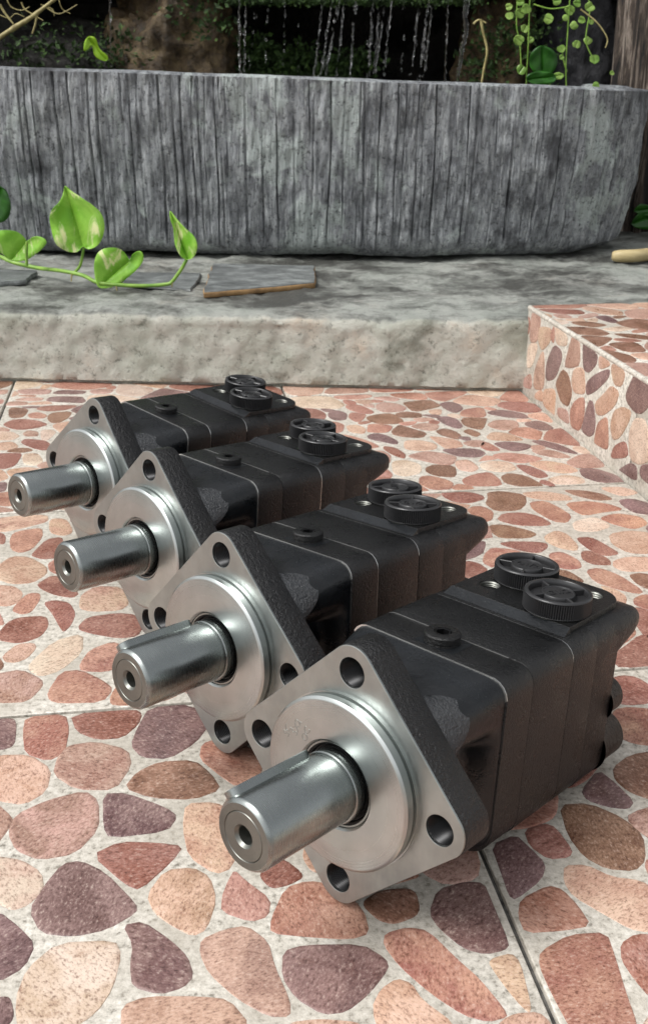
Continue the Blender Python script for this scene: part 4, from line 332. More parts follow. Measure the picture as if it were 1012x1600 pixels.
(3,4,"""p1 281 1153 274 1170 259 1177 250 1167 248 1151 255 1140 273 1141;rp1 235 1136 241 1145 229 1172 215 1171 214 1158 222 1144;d1 204 1119 209 1140 200 1153 190 1145 188 1130 193 1118;b1 267 1105 260 1133 246 1132 231 1125 230 1113 239 1099 257 1097;b1 282 1061 268 1079 260 1091 248 1072 247 1061 255 1052 273 1047;p1 295 1070 302 1086 287 1095 273 1086 275 1079 286 1069;d1 245 1039 238 1057 229 1066 219 1059 219 1048 230 1039 241 1029;d1 328 1079 328 1106 317 1115 307 1109 311 1087 320 1072;b1 317 1047 314 1064 305 1072 295 1064 299 1049 310 1037;d1 346 1142 346 1158 339 1169 325 1164 326 1144 333 1127;o1 279 1009 283 1024 271 1036 255 1038 249 1013 263 1006;r1 240 986 244 998 239 1016 229 1023 227 1013 232 997;l1 247 943 252 965 241 979 227 976 222 944 231 936;b1 280 936 284 956 267 962 257 955 255 944 260 934 275 928;ro1 265 898 271 915 256 932 245 931 240 912 249 898;d1 326 990 322 1003 302 1007 286 1005 297 984 316 979;o1 298 940 307 949 304 971 291 970 288 958 288 946;p1 329 1010 337 1022 330 1031 314 1025 318 1013;b1 332 1042 340 1052 333 1067 324 1060;o1 305 1128 314 1123 320 1142 306 1140;p1 286 1099 303 1106 297 1113 281 1112;o1 215 1068 220 1084 213 1097 202 1095 202 1075;p1 272 1180 282 1189 270 1201 251 1197;p1 233 1175 247 1177 246 1190 228 1189;d1 409 1097 409 1116 388 1132 371 1124 374 1114 388 1103;p1 388 1068 392 1089 372 1095 358 1081 360 1069 370 1059;o1 379 1025 370 1047 355 1054 344 1038 347 1029 363 1025;d1 372 996 382 1008 362 1021 346 1018 349 1004 358 992;d1 421 976 413 1004 399 1020 387 1019 396 1001 408 983;rp1 332 998 345 997 340 1019 334 1024 328 1010;rp1 380 966 367 980 347 988 333 982 340 966 355 956;l1 343 940 342 960 326 965 313 959 312 944 327 935;r1 367 918 367 930 358 948 347 950 350 930 356 915;o1 402 928 398 946 381 959 362 955 369 935 386 923;b1 354 895 346 921 333 929 323 921 322 905 331 896 345 895;ro1 317 915 314 935 297 930 284 920 283 908 289 902 314 900;l1 395 895 398 909 384 918 365 909 370 895;d1 434 895 434 912 421 931 407 932 402 911 412 895 431 895;d1 411 1053 426 1060 419 1086 402 1082 399 1070;p1 393 967 410 967 398 990 378 992 381 979;rp0 193 1069 153 1062 153 1011 223 1020 217 1039;o0 369 1197 343 1173 351 1159 381 1146 399 1166 397 1177;rp0 153 940 153 895 187 895 189 910;p0 153 1005 153 963 221 969 228 995 227 998 221 1013;b0 315 1150 322 1156 322 1161 316 1181 286 1174 284 1167 288 1137;l0 201 1211 153 1211 153 1173 200 1160 205 1163 213 1175;r0 434 1154 402 1162 390 1148 398 1131 410 1121 421 1118 434 1122;ro0 192 895 242 895 241 902 224 933 194 909;rp0 197 1093 198 1100 192 1111 153 1120 153 1067 192 1075;p0 404 939 409 936 434 935 434 972 422 972 400 953;b0 361 1102 339 1108 332 1096 332 1080 340 1069 347 1067 361 1099;rp0 215 961 153 958 153 947 192 914 218 936;rp0 331 1174 335 1174 367 1201 366 1211 318 1211 320 1185;l0 371 1211 372 1201 398 1182 419 1211;r0 419 1006 434 999 434 1056 430 1056 416 1051 402 1025 405 1019;p0 290 988 278 998 269 1002 262 1000 249 993 250 985 271 965 283 962 293 982;r0 153 1168 153 1125 178 1120 184 1133 184 1146 177 1161;ro0 249 1091 228 1099 222 1076 223 1072 240 1068 248 1081;ro0 407 1047 407 1050 398 1065 385 1064 373 1052 376 1044 384 1032 396 1024;o0 290 1011 297 1010 309 1014 310 1029 303 1038 289 1046 285 1047 284 1043 290 1011;o0 413 1099 432 1077 434 1117 416 1111 414 1107;rp0 402 1178 404 1167 434 1159 434 1211 425 1211;ro0 346 1137 338 1122 339 1113 363 1107 370 1144;rp0 207 1211 211 1197 233 1193 248 1200 251 1211;ro0 210 1126 214 1111 221 1113 230 1133 222 1140 216 1141 213 1137;ro0 281 1195 303 1183 315 1186 313 1211 275 1211;rp0 376 1144 372 1140 376 1132 384 1135;b0 266 1125 268 1118 286 1116 290 1118 292 1130 277 1138 266 1132;ro0 270 895 285 895 285 901 276 908 269 901;rp0 215 1190 215 1180 217 1176 226 1176 226 1185 219 1191;p0 380 997 383 994 393 997 391 1005 387 1006 382 1004;ro0 230 1105 226 1110 217 1106 219 1099;o0 397 1095 396 1086 407 1087 409 1091 405 1094;l0 422 990 424 979 430 976 434 978 434 994 427 998;l0 323 1120 326 1112 333 1108 335 1119 329 1123;r0 303 1102 299 1102 295 1096 301 1090 306 1097;ro0 262 1099 262 1096 267 1089 275 1092 281 1102;r0 362 905 358 907 355 901 359 895 365 895;rp0 315 968 332 971 332 977 327 981 323 980 315 968;d0 197 1156 186 1161 184 1159 187 1150 194 1150;d0 324 1042 311 1043 318 1032 323 1033;d0 296 1121 304 1113 311 1114 310 1123 296 1124;rp0 247 1184 252 1178 261 1183 251 1189;p0 245 1161 246 1171 236 1172 237 1163 244 1159"""),
(3,5,"""p0 395 1335 392 1369 375 1385 350 1364 358 1335 388 1324;b0 347 1274 323 1307 294 1280 296 1261 310 1247 344 1265;ro0 312 1242 311 1219 376 1219 346 1260;d0 192 1339 153 1344 153 1300 192 1330;r0 387 1219 406 1251 392 1290 352 1273 349 1264 382 1219;l0 306 1359 317 1369 311 1396 275 1396 272 1371;rp0 387 1319 357 1330 328 1309 351 1278 391 1296;ro0 378 1396 378 1389 395 1373 434 1381 434 1396;rp0 291 1262 289 1280 255 1301 244 1291 246 1260 254 1253;b0 399 1332 392 1320 396 1298 434 1301 434 1337;o0 411 1253 434 1254 434 1296 397 1292;ro0 324 1312 353 1334 345 1362 321 1366 309 1355 308 1331 321 1313;p0 250 1249 243 1255 205 1244 197 1219 251 1219;d0 222 1396 174 1396 200 1350 224 1360;ro0 410 1248 393 1219 434 1219 434 1249;o0 239 1290 213 1295 196 1271 204 1249 241 1260;p0 153 1350 194 1344 196 1347 168 1396 153 1396;ro0 304 1354 269 1366 248 1351 260 1324 303 1332;rp0 293 1257 256 1248 256 1219 306 1219 307 1243;o0 153 1278 153 1219 191 1219 200 1246 191 1269;rp0 193 1325 153 1294 153 1283 191 1274 209 1298;l0 197 1330 213 1300 241 1295 253 1305 256 1321 243 1350 227 1355 201 1345 198 1340;o0 372 1396 317 1396 322 1371 346 1367 372 1389;o0 267 1371 270 1396 227 1396 229 1360 244 1355;ro0 434 1376 397 1368 400 1337 434 1343;d0 304 1327 261 1319 258 1305 291 1285 316 1311"""),
]
STEP_FACE="""d1 1111 79 1090 78 1085 70 1098 46 1125 36 1128 55;p1 1164 36 1148 61 1139 62 1129 25 1162 16;p1 1196 8 1198 16 1177 29 1170 13;p1 1045 99 1040 97 1035 78 1059 69 1074 67 1063 97 1061 99;d1 994 99 994 89 1009 77 1023 77 1029 98 1028 99;d1 991 79 962 92 961 83 987 63 1007 53 1011 65;b1 1048 44 1054 27 1074 26 1084 32 1094 40 1080 59 1062 58;o1 1015 59 1016 52 1041 46 1050 55 1047 69 1023 76;ro1 1013 46 1010 30 1016 12 1039 9 1046 22 1038 35 1025 43;d1 990 48 980 33 980 21 991 14 1010 14 1006 30 1000 47;o1 934 76 939 62 961 46 977 42 984 51 964 67 953 77;d1 866 87 881 73 895 70 912 74 916 80 908 95 905 99 867 99;o1 903 66 906 55 919 37 933 30 942 41 938 56 921 65;ro1 953 45 946 28 944 15 973 12 975 14 973 32;r1 933 10 928 24 907 36 897 24;o1 926 99 930 85 945 82 955 93 953 99;l1 893 62 869 68 854 37 871 27 891 24 900 45;o1 1129 22 1102 31 1093 28 1092 6 1093 6 1126 6;d1 867 25 854 31 840 29 845 16 866 16;d1 910 6 892 19 878 21 874 8 908 6;p1 1081 16 1054 21 1047 8 1079 7;o1 965 99 962 96 983 87 987 99;l1 1112 98 1107 99 1077 99 1076 88 1104 83;l1 1192 60 1161 68 1173 41 1190 33;o1 1124 95 1124 81 1146 65 1160 73 1162 88;p1 1190 97 1180 99 1159 99 1164 72 1189 66;b0 719 51 694 41 692 32 713 6 730 29;o0 762 28 765 6 798 6 797 33 764 30;p0 722 67 686 87 674 67 692 46 718 56;p0 811 47 822 80 813 97 781 97 779 81 806 45;p0 624 30 624 6 659 6 660 16 645 33;rp0 727 70 757 65 773 82 776 97 737 97;o0 624 97 624 90 660 67 669 69 683 91 683 97;o0 688 92 723 73 731 97 688 97;p0 720 6 760 6 757 26 734 26;ro0 765 35 799 39 802 42 776 77 760 62;l0 860 64 861 71 826 77 816 46 843 35 855 49;o0 1156 6 1152 12 1140 19 1134 18 1130 9;p0 687 33 689 42 670 64 661 62 649 36 663 20;o0 813 42 807 40 802 35 803 6 840 6 840 15 836 27 831 34;ro0 656 63 624 84 624 35 644 38;b0 864 96 819 97 826 82 858 77;p0 664 6 706 6 689 28 665 16;rp0 755 60 726 65 723 55 734 31 758 31;ro0 1200 72 1201 91 1193 87 1194 76;rp0 1116 97 1112 90 1114 83 1124 86 1118 97"""
STEP_TOP="""d1 503 1111 513 1120 512 1148 497 1143 497 1129;b1 473 1093 493 1102 478 1121 459 1120 461 1106;p1 453 1141 468 1143 467 1157 453 1162;b1 509 1031 516 1046 504 1056 484 1062 490 1043;b1 485 983 491 1021 471 1023 459 1017 464 985;l1 491 1070 514 1080 505 1094 480 1084;o1 473 953 481 962 484 978 464 975 467 958;p1 485 1137 503 1150 502 1164 475 1145;o0 681 665 668 688 635 677 630 652 669 648;o0 468 705 442 715 442 671 468 670;p0 649 835 671 880 670 887 636 887 605 841 605 838;rp0 574 670 572 686 530 700 516 658 518 655 556 650;p0 566 600 529 600 519 571 579 571;b0 521 839 487 804 499 773 514 774 549 807;o0 745 625 722 631 687 611 685 608 706 571 719 571;b0 561 802 553 804 519 772 551 745 577 753;ro0 533 705 574 691 605 723 597 741 580 749 552 740;o0 484 860 442 832 442 822 483 807 514 841;rp0 598 830 601 836 600 841 578 862 531 851 525 842 554 809 563 807;ro0 653 833 668 814 687 811 701 845 674 875;ro0 677 749 670 730 678 713 718 709 722 715 714 745 682 752;p0 634 683 667 693 674 710 665 727 612 720;rp0 573 612 570 603 585 571 622 571 632 596 619 636;b0 442 615 442 571 477 571 478 606 460 619;p0 478 659 464 623 481 610 512 622 514 652 512 655;rp0 705 848 738 852 729 887 675 887 676 881;o0 577 687 579 670 620 647 624 651 630 679 607 718;ro0 758 632 758 668 724 686 709 665 724 636 748 629;rp0 758 820 758 837 741 847 706 843 691 809 696 803 723 797;o0 681 610 682 613 669 643 628 647 623 643 623 640 637 599;rp0 665 732 672 750 638 777 629 776 602 743 609 725;b0 628 571 700 571 681 605 637 594;l0 494 719 473 705 474 668 477 664 512 660 525 702;l0 442 816 442 758 489 762 494 771 482 802;b0 442 838 482 864 477 887 442 887;p0 499 768 493 759 497 724 528 707 547 741 514 769;b0 582 753 598 746 624 779 599 825 566 803;p0 526 887 483 887 487 864 519 844 527 854;rp0 720 690 718 703 678 707 672 691 686 668 705 668;rp0 675 754 680 756 692 800 687 806 668 809 642 780;ro0 605 833 603 829 629 781 637 782 663 812 649 830;l0 725 691 758 674 758 720 726 712 723 705;rp0 735 887 743 851 758 843 758 887;d0 491 723 488 757 442 753 442 721 471 710;p0 565 605 568 614 555 645 519 650 517 621 529 605;p0 758 760 758 814 727 793 733 765;l0 577 666 560 647 572 617 618 641;rp0 758 626 750 624 725 571 758 571;p0 715 750 728 764 722 792 696 797 685 757;p0 470 664 442 666 442 620 459 624 473 661;rp0 758 726 758 755 731 760 719 746 727 718;d0 602 846 629 887 579 887 582 866;o0 685 663 673 645 686 617 718 635 705 663;ro0 514 617 483 605 482 571 514 571 524 602;p0 574 887 531 887 532 857 576 867;d0 666 1090 660 1117 620 1121 603 1089 633 1061;r0 595 943 591 948 549 947 534 920 536 895 589 895;b0 630 989 621 992 596 968 595 952 599 946 650 950;b0 442 1004 470 1036 473 1046 442 1059;p0 570 1180 544 1171 533 1135 552 1125 591 1159 588 1169;rp0 488 958 530 925 544 949 535 979 489 963;ro0 711 1050 758 1059 758 1071 724 1106 695 1081;b0 625 1211 593 1170 597 1160 610 1152 646 1173 632 1211;b0 550 1120 534 1128 509 1113 509 1099 515 1085 529 1073 559 1101;p0 723 932 712 926 702 895 758 895 758 905;p0 567 1050 581 1087 563 1097 516 1055 522 1043;ro0 724 1169 756 1147 758 1211 747 1211;p0 490 993 492 978 495 970 535 984 540 995 520 1027 511 1027 503 1019 494 1006;ro0 492 1188 509 1206 510 1211 442 1211 442 1197;l0 657 946 654 895 697 895 707 926 663 948;b0 589 1027 605 1027 629 1058 599 1086 587 1085 572 1048;o0 758 960 758 1002 720 985 731 958;ro0 474 942 476 895 531 895 529 919 485 954;o0 688 986 661 1010 635 991 656 951 662 953;r0 711 1045 713 992 717 990 758 1008 758 1054;o0 498 1187 511 1154 531 1148 539 1172 511 1201;ro0 649 895 652 945 600 941 594 895;p0 616 1124 607 1147 595 1155 555 1121 564 1102 585 1091 598 1091;ro0 568 998 593 973 617 996 604 1022 589 1022;r0 671 1091 691 1084 720 1110 697 1133 672 1128 665 1119;p0 442 942 442 895 470 895 468 941;o0 690 1079 669 1086 641 1058 662 1035 707 1048;p0 715 985 710 987 693 984 667 952 710 930 721 937 727 955;o0 661 1122 667 1131 656 1166 650 1169 613 1148 621 1126;o0 724 1114 752 1144 720 1165 714 1164 701 1137;b0 442 1096 442 1065 468 1054 477 1062 478 1065 476 1085 462 1095 446 1097;ro0 585 1025 568 1044 520 1037 544 998 563 1000;o0 543 1176 568 1184 564 1211 515 1211 514 1206;r0 485 1158 491 1165 491 1183 445 1191 453 1173 463 1162;p0 718 1170 741 1211 691 1211 692 1185 713 1169;p0 692 989 708 992 706 1042 664 1031 664 1014;b0 442 995 442 947 455 946 461 956 462 971 452 988;p0 696 1138 709 1166 689 1181 661 1166 672 1134;o0 573 1184 590 1174 618 1211 569 1211;o0 638 1211 652 1174 658 1171 687 1186 686 1211;ro0 633 1055 609 1024 622 997 632 994 659 1014 659 1031 636 1055;ro0 544 993 540 982 549 952 590 953 590 969 563 995;l0 726 936 758 912 758 955 731 953;l0 442 1138 442 1110 454 1118 455 1125 450 1137;ro0 517 1064 525 1068 524 1074 516 1076 509 1070 508 1063;ro0 475 1038 474 1031 485 1024 499 1027 492 1038 479 1040;p0 729 1105 741 1104 737 1116 732 1116 727 1111;d0 752 1140 746 1130 758 1128 758 1140;o0 475 1124 478 1139 462 1137 458 1132 461 1125 475 1124;rp0 741 1121 747 1103 758 1104 758 1123;b0 531 1139 530 1144 525 1145 517 1141 517 1136 518 1132;l0 481 1129 481 1125 487 1118 494 1132 492 1137;o0 746 1098 746 1093 752 1082 758 1081 758 1098;ro0 449 992 456 992 457 1006 454 1010 446 1004 445 998;o0 449 1159 442 1168 442 1145 446 1149"""
# ------------------------------------------------------------------ ground, tiled floor
TH = math.radians(9.2); CT, ST = math.cos(TH), math.sin(TH)
def uvw(u, v, z=0.0): return Vector(((CT*u - ST*v) * .001, (ST*u + CT*v) * .001, z))
PAL = {'d': ('#6d5250', '#856a66'), 'r': ('#845548', '#9c7063'), 'b': ('#75523f', '#93705c'), 'ro': ('#99695a', '#b88c78'),
       'o': ('#b6917b', '#ccad97'), 'p': ('#a07c6d', '#b99889'), 'rp': ('#9c6b5c', '#b78c7c'), 'l': ('#c2a893', '#d3bfad')}
tiled_cols = PAL
rs = random.Random(11)
def parse(txt):
    out = []
    for s in txt.split(';'):
        c, *n = s.split(); n = [int(k) for k in n]
        out.append((c[:-1], int(c[-1]), [(n[i], n[i+1]) for i in range(0, len(n), 2)]))
    return out
def stone_geo(poly, frame, h=.4, chamf=.9, grow=2.9):
    """low cushion-shaped stone: outline, chamfer ring, top. frame maps (a, b, height) -> world"""
    p = chaikin(poly, 1 if len(poly) >= 7 else 2, .2)
    if len(p) > 20: p = p[::2] if len(p) > 26 else p
    cx = sum(a for a, b in p) / len(p); cy = sum(b for a, b in p) / len(p)
    rr = sum(math.hypot(a - cx, b - cy) for a, b in p) / len(p)
    g_ = 1 + grow / rr; k1 = max(.5, g_ - chamf / rr); k2 = max(.3, g_ - 3.2 * chamf / rr)
    o = frame(cx, cy, 0); v = []
    for k, z in ((g_, -.4), (k1, h * .75), (k2, h)):
        v += [frame(cx + (a-cx)*k, cy + (b-cy)*k, z) - o for a, b in p]
    n = len(p); f = []
    for i in (0, 1):
        f += [(i*n + j, i*n + (j+1) % n, (i+1)*n + (j+1) % n, (i+1)*n + j) for j in range(n)]
    f.append(tuple(range(2*n, 3*n)))
    return o, v, f
def tint(me, cols):
    for nm, c in zip(('tint', 'tint_b'), cols):
        at_ = me.color_attributes.new(nm, 'FLOAT_COLOR', 'POINT')
        at_.data.foreach_set('color', [x for col in c for x in col])
def jit(h):
    c = lin(h); k = rs.uniform(.86, 1.12); return (c[0]*k, c[1]*k*rs.uniform(.96, 1.04), c[2]*k*rs.uniform(.95, 1.05), 1)
def stone_colors(code):
    a, b = PAL[code]
    a, b, s_ = jit(a), jit(b), rs.random(); return (*a[:3], s_), (*b[:3], 1)
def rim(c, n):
    # the outermost ring of each stone is tinted darker
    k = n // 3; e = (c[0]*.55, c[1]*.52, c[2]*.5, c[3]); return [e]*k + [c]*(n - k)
def add_stones(plan, budget, stuff_parent):
    """plan: list of (code, parent, origin, verts, faces, weight). The largest in view are objects, the rest one stuff mesh"""
    plan.sort(key=lambda q: -q[5])
    for code, par, o, v, f, wgt in plan[:budget]:
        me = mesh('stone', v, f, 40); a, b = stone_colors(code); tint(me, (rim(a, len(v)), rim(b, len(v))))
        obj('stone', me, MAT['stone'], par, o)
    rest = plan[budget:]
    if rest:
        mb = MB(); ca, cb = [], []
        for code, par, o, v, f, wgt in rest:
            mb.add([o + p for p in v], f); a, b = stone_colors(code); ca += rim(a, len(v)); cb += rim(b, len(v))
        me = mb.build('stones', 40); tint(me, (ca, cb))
        tag(obj('stones', me, MAT['stone'], stuff_parent), kind='stuff')
def view_weight(o, v):
    c = o; d = c - CAM; dep = d.dot(FWD)
    if dep < .05: return 0
    X = 506 + F_PX * d.dot(cam_r) / dep; Y = 800 - F_PX * d.dot(cam_u) / dep
    ins = -60 < X < 1072 and 560 < Y < 1660
    size = max(p.length for p in v); return (size / dep) * (1.0 if ins else .02)

ground = tag(obj('ground', MB().box(-60, 60, -60, 60, -.3, -.03).build('ground'), MAT['ground']), kind='structure')
floor = obj('floor', MB().add([uvw(-826, -81, -.004), uvw(440, -81, -.004), uvw(440, 1420, -.004), uvw(-826, 1420, -.004),
        uvw(-826, -81, -.029), uvw(440, -81, -.029), uvw(440, 1420, -.029), uvw(-826, 1420, -.029)],
        [(0, 1, 2, 3), (4, 5, 6, 7), (0, 1, 5, 4), (1, 2, 6, 5), (2, 3, 7, 6), (3, 0, 4, 7)]).build('floor'), MAT['grout'])
tag(floor, kind='structure')
plan = []
rt = random.Random(5)
for i in range(4):
    for j in range(1, 6):
        u0, u1, v0, v1 = TILE_U[i] + 1.4, TILE_U[i+1] - (1.4 if i < 3 else .9), TILE_V[j] + 1.2, TILE_V[j+1] - 1.2
        dz = rt.uniform(-.15, .15); b = 1.0; rings = []
        for ins, z in ((0, -6), (0, -.9 + dz), (.35 * b, -.3 + dz), (b, dz - .05)):
            rings.append([uvw(u0+ins, v0+ins, z*.001), uvw(u1-ins, v0+ins, z*.001), uvw(u1-ins, v1-ins, z*.001), uvw(u0+ins, v1-ins, z*.001)])
        tl = obj('floor_tile', MB().loft(rings).build('floor_tile', 50), MAT['tile'], floor)
        for ti, tj, txt in FLOOR:
            if (ti, tj) != (i, j): continue
            for code, traced, poly in parse(txt):
                o, v, f = stone_geo(poly, lambda a, b_, z: uvw(a, b_, z * .001 - .0002))
                plan.append((code, tl, o, v, f, view_weight(o, v)))
add_stones(plan, 300, floor)

# ------------------------------------------------------------------ tiled step on the right
US, SZ = 437.5, .103
step = empty('tiled_step', uvw(US, 900)); step.location = (0, 0, 0)
tag(step, 'raised step clad in crazy paving pattern tiles, right of the motors', 'step')
mb = MB().loft([[uvw(US + 9, -80, z), uvw(US + 700, -80, z), uvw(US + 700, 1204, z), uvw(US + 9, 1204, z)] for z in (-.02, SZ - .009)])
obj('step_core', mb.build('step_core'), MAT['grout'], step)
vlines = [-80, 243, 567, 891, 1204]
fplan = []
panels = []
for a, b in zip(vlines[:-1], vlines[1:]):
    a += 1; b -= 1
    pv = MB().loft([[uvw(US + d, a + k, z0), uvw(US + d, b - k, z0), uvw(US + d, b - k, z1), uvw(US + d, a + k, z1)]
                    for d, k, z0, z1 in ((8.5, 0, -.003, SZ - .0022), (.8, 0, -.003, SZ - .0022), (0, .8, -.003, SZ - .003))])
    panels.append((a, b, obj('face_tile', pv.build('face_tile', 50), MAT['tile'], step)))
tops = []
for a, b in zip(vlines[:-1], vlines[1:]):
    a += 1; b -= 1
    for x0, x1 in ((5, 323), (326, 646)):
        pv = MB().loft([[uvw(US + x0 + k, a + k, z), uvw(US + x1 - k, a + k, z), uvw(US + x1 - k, b - k, z), uvw(US + x0 + k, b - k, z)]
                        for k, z in ((0, SZ - .0088), (0, SZ - .0008), (.8, SZ))])
        tops.append((a, b, x0, x1, obj('top_tile', pv.build('top_tile', 50), MAT['tile'], step)))
mb = MB().tube([uvw(US + 2.2, -80, SZ - .0004), uvw(US + 2.2, 1204, SZ - .0010)], .0030, 10)
obj('edge_trim', mb.build('edge_trim', 40), MAT['tile'], step)
for code, tr, poly in parse(STEP_FACE):
    c = sum(p[0] for p in poly) / len(poly)
    par = next((t for a, b, t in panels if a <= c <= b), panels[-1][2])
    o, v, f = stone_geo(poly, lambda a, b_, z: uvw(US - z, a, b_ * .001), .5)
    fplan.append((code, par, o, v, f, view_weight(o, v)))
for code, tr, poly in parse(STEP_TOP):
    c = sum(p[1] for p in poly) / len(poly); cu_ = sum(p[0] for p in poly) / len(poly)
    par = next((t for a, b, x0, x1, t in tops if a <= c <= b and x0 <= cu_ - US <= x1), tops[-1][4])
    o, v, f = stone_geo(poly, lambda a, b_, z: uvw(a, b_, SZ + z * .001 - .0002), .5)
    fplan.append((code, par, o, v, f, view_weight(o, v)))
add_stones(fplan, 200, step)

# ------------------------------------------------------------------ old cement ledge
def fbm(x, y, z, s, o=4): return noise.fractal(Vector((x*s, y*s, z*s)), .6, 2.0, o)
def ledge_front(x): return 1.2595 - .032 * x
prof = [(.007, -.02), (.007, .0025), (.0005, .005), (0, .012)] + [(0, .012 + .068 * k / 14) for k in range(1, 15)] + [(.002, .0848), (.005, .0878), (.010, .0893)] \
     + [(.010 + .5 * k / 44, .0893 + .001 * min(1, k / 10)) for k in range(1, 45)] + [(.62, .0903), (.8, .0903), (1.3, .0903)]
NX = 520; rows = []
for i in range(NX + 1):
    x = -1.25 + 2.3 * i / NX; r = []
    for dy, z in prof:
        y = ledge_front(x) + dy
        n = fbm(x, y, z, 9) * .0028 + fbm(x, y, z + 3, 45, 3) * .0024
        if z < .08: r.append((x, y - n - .004 * max(0, (z - .02)) / .06 * fbm(x, 0, 0, 6), z))
        else: r.append((x, y - n * .5, z + n * 1.0 + .004 * fbm(x, y, 7, 5) * min(1, dy / .05)))
    rows.append(r)
ledge = obj('cement_ledge', MB().loft(rows, False, False, closed=False).build('cement_ledge', 60), MAT['cement'])
tag(ledge, 'long weathered cement ledge with wet patches, below the grooved basin', 'ledge')

# ------------------------------------------------------------------ grooved concrete basin
plan_pts = [(-1.15, 1.86), (-.95, 1.74), (-.72, 1.675), (-.5, 1.655), (-.25, 1.645), (0, 1.642), (.18, 1.652), (.32, 1.670), (.42, 1.712), (.472, 1.775), (.49, 1.87), (.485, 2.0), (.45, 2.12), (.36, 2.2), (.1, 2.24), (-.4, 2.26), (-.9, 2.2), (-1.12, 2.05), (-1.15, 1.86)]
pp = smoothpath([(x, y, 0) for x, y in plan_pts], 24)
L = [0]
for a, b in zip(pp[:-1], pp[1:]): L.append(L[-1] + (b - a).length)
NB = 4200; cols = []
def along(s):
    k = 0
    lo, hi = 0, len(L) - 1
    while hi - lo > 1:
        mid = (lo + hi) // 2
        if L[mid] <= s: lo = mid
        else: hi = mid
    t = (s - L[lo]) / (L[hi] - L[lo]); return pp[lo].lerp(pp[hi], t)
rb = random.Random(3)
grooves = []; s = 0
while s < L[-1]:
    grooves.append((s, rb.uniform(.0010, .0024), rb.uniform(.002, .007), rb.uniform(0, 9), rb.uniform(.0, .5), rb.uniform(.75, 1.1)))
    s += rb.choice([rb.uniform(.007, .014), rb.uniform(.014, .03), rb.uniform(.02, .034)])
def groove(s, z):
    d = 0
    for g0, wd, dp, ph, z0, z1 in grooves_near(s):
        c = g0 + .0035 * fbm(ph, z, 0, 5, 2); t = abs(s - c) / wd
        if t < 1: d = max(d, dp * (1 - t * t) * max(0, min(1, .75 + 1.2 * fbm(ph, z, 2, 8, 2))))
    return d
buckets = {}
for g0 in grooves: 
    for k in (-1, 0, 1): buckets.setdefault(int(g0[0] / .02) + k, []).append(g0)
def grooves_near(s): return buckets.get(int(s / .02), ())
ZB = .0965
zs = [0, .006, .014, .024] + [.024 + .196 * k / 26 for k in range(1, 27)] + [.228, .235, .240]
def rim_z(p):
    # nearly level rim, sagging a little towards the right end
    if p.y > 1.95: return .335
    d = p + Vector((0, 0, .34)) - CAM; X = 506 + F_PX * d.dot(cam_r) / d.dot(FWD)
    return at(X, 107 + .036 * X, p.y).z
rings = []
for i in range(NB):
    s0 = L[-1] * i / NB
    p = along(s0); q = along((s0 + .01) % L[-1]); t = (q - p).normalized(); nrm = Vector((t.y, -t.x, 0))
    front = 1 if p.y < 1.95 and p.x > -.95 else 0
    top_z = rim_z(p)
    col = []
    for z in zs:
        zz = z / .240; h = ZB + zz * (top_z - ZB)
        bulge = .024 * zz - .02 * max(0, 1 - z / .02) ** 2 + .006 * math.sin(zz * math.pi)
        d = bulge
        if front or 1:
            d += .005 * fbm(p.x, p.y, z, 7, 4) + .0030 * fbm(s0, z * .3, 1, 70, 4)
            if .01 < z < .236: d -= groove(s0, z) * (min(1, (z - .01) / .02))
        hb = h + (.006 * fbm(s0, 3, 0, 4, 3) if z < .01 else .0015 * fbm(s0, 1, 0, 3, 2) if z > .22 else 0)
        w_ = p + nrm * d; col.append((w_.x, w_.y, hb))
    e = col[-1]
    for inn, dz in ((.006, .003), (.018, .004), (.03, .003), (.036, -.004), (.04, -.06)):
        w_ = p + nrm * (.024 - inn); col.append((w_.x, w_.y, e[2] + dz + .0008 * fbm(s0, inn, 0, 12, 2)))
    rings.append(col)
rings.append(rings[0])
basin = obj('concrete_basin', MB().loft(rings, False, False, closed=False).build('concrete_basin', 50), MAT['basin'])
tag(basin, 'large dark grey concrete pond basin with vertical grooves, standing on the ledge', 'basin')
pool = [along(L[-1] * k / 80) for k in range(80)]
cxp = Vector((-.35, 1.95, 0))
pw = obj('water', mesh('water', [(*(cxp + (p - cxp) * .96).xy, .322) for p in pool], [tuple(range(80))]), MAT['pool']); tag(pw, kind='structure')

# ------------------------------------------------------------------ rock garden behind the basin
def boulder(name, c, r, mat, label, seed, sub=5, amp=.22, group=None, sc=1.0):
    bm = bmesh.new(); bmesh.ops.create_icosphere(bm, subdivisions=sub, radius=1)
    for v in bm.verts:
        n = v.co.normalized(); d = 1 + amp * noise.fractal(n * 1.3 * sc + Vector((seed, 0, 0)), .7, 2, 5) + .05 * noise.fractal(n * 9 + Vector((seed, 2, 0)), .7, 2, 3)
        v.co = Vector((n.x * r[0], n.y * r[1], n.z * r[2])) * d
    me = bpy.data.meshes.new(name); bm.to_mesh(me); bm.free()
    for p in me.polygons: p.use_smooth = True
    o = obj(name, me, MAT[mat], None, c); tag(o, label, 'rock', group); return o
G = 'rocks of the grotto behind the basin'
back = []
rows = []
for i in range(81):
    x = -1.6 + 3.2 * i / 80; r = []
    for k in range(41):
        z = -.02 + 1.5 * k / 40
        r.append((x, 2.62 + .09 * fbm(x, 0, z, 3, 5) + .02 * fbm(x, 1, z, 12, 4), z))
    rows.append(r)
tag(obj('rock_wall', MB().loft(rows, False, False, closed=False).build('rock_wall', 80), MAT['rock_dark']), 'dark wet rock wall closing the grotto behind the falling water', 'wall')
boulder('boulder', at(268, 85, 2.16), (.115, .10, .125), 'rock_brown', 'brown rough boulder left of the falling water, above the basin rim', 4.2, group=G, amp=.35)
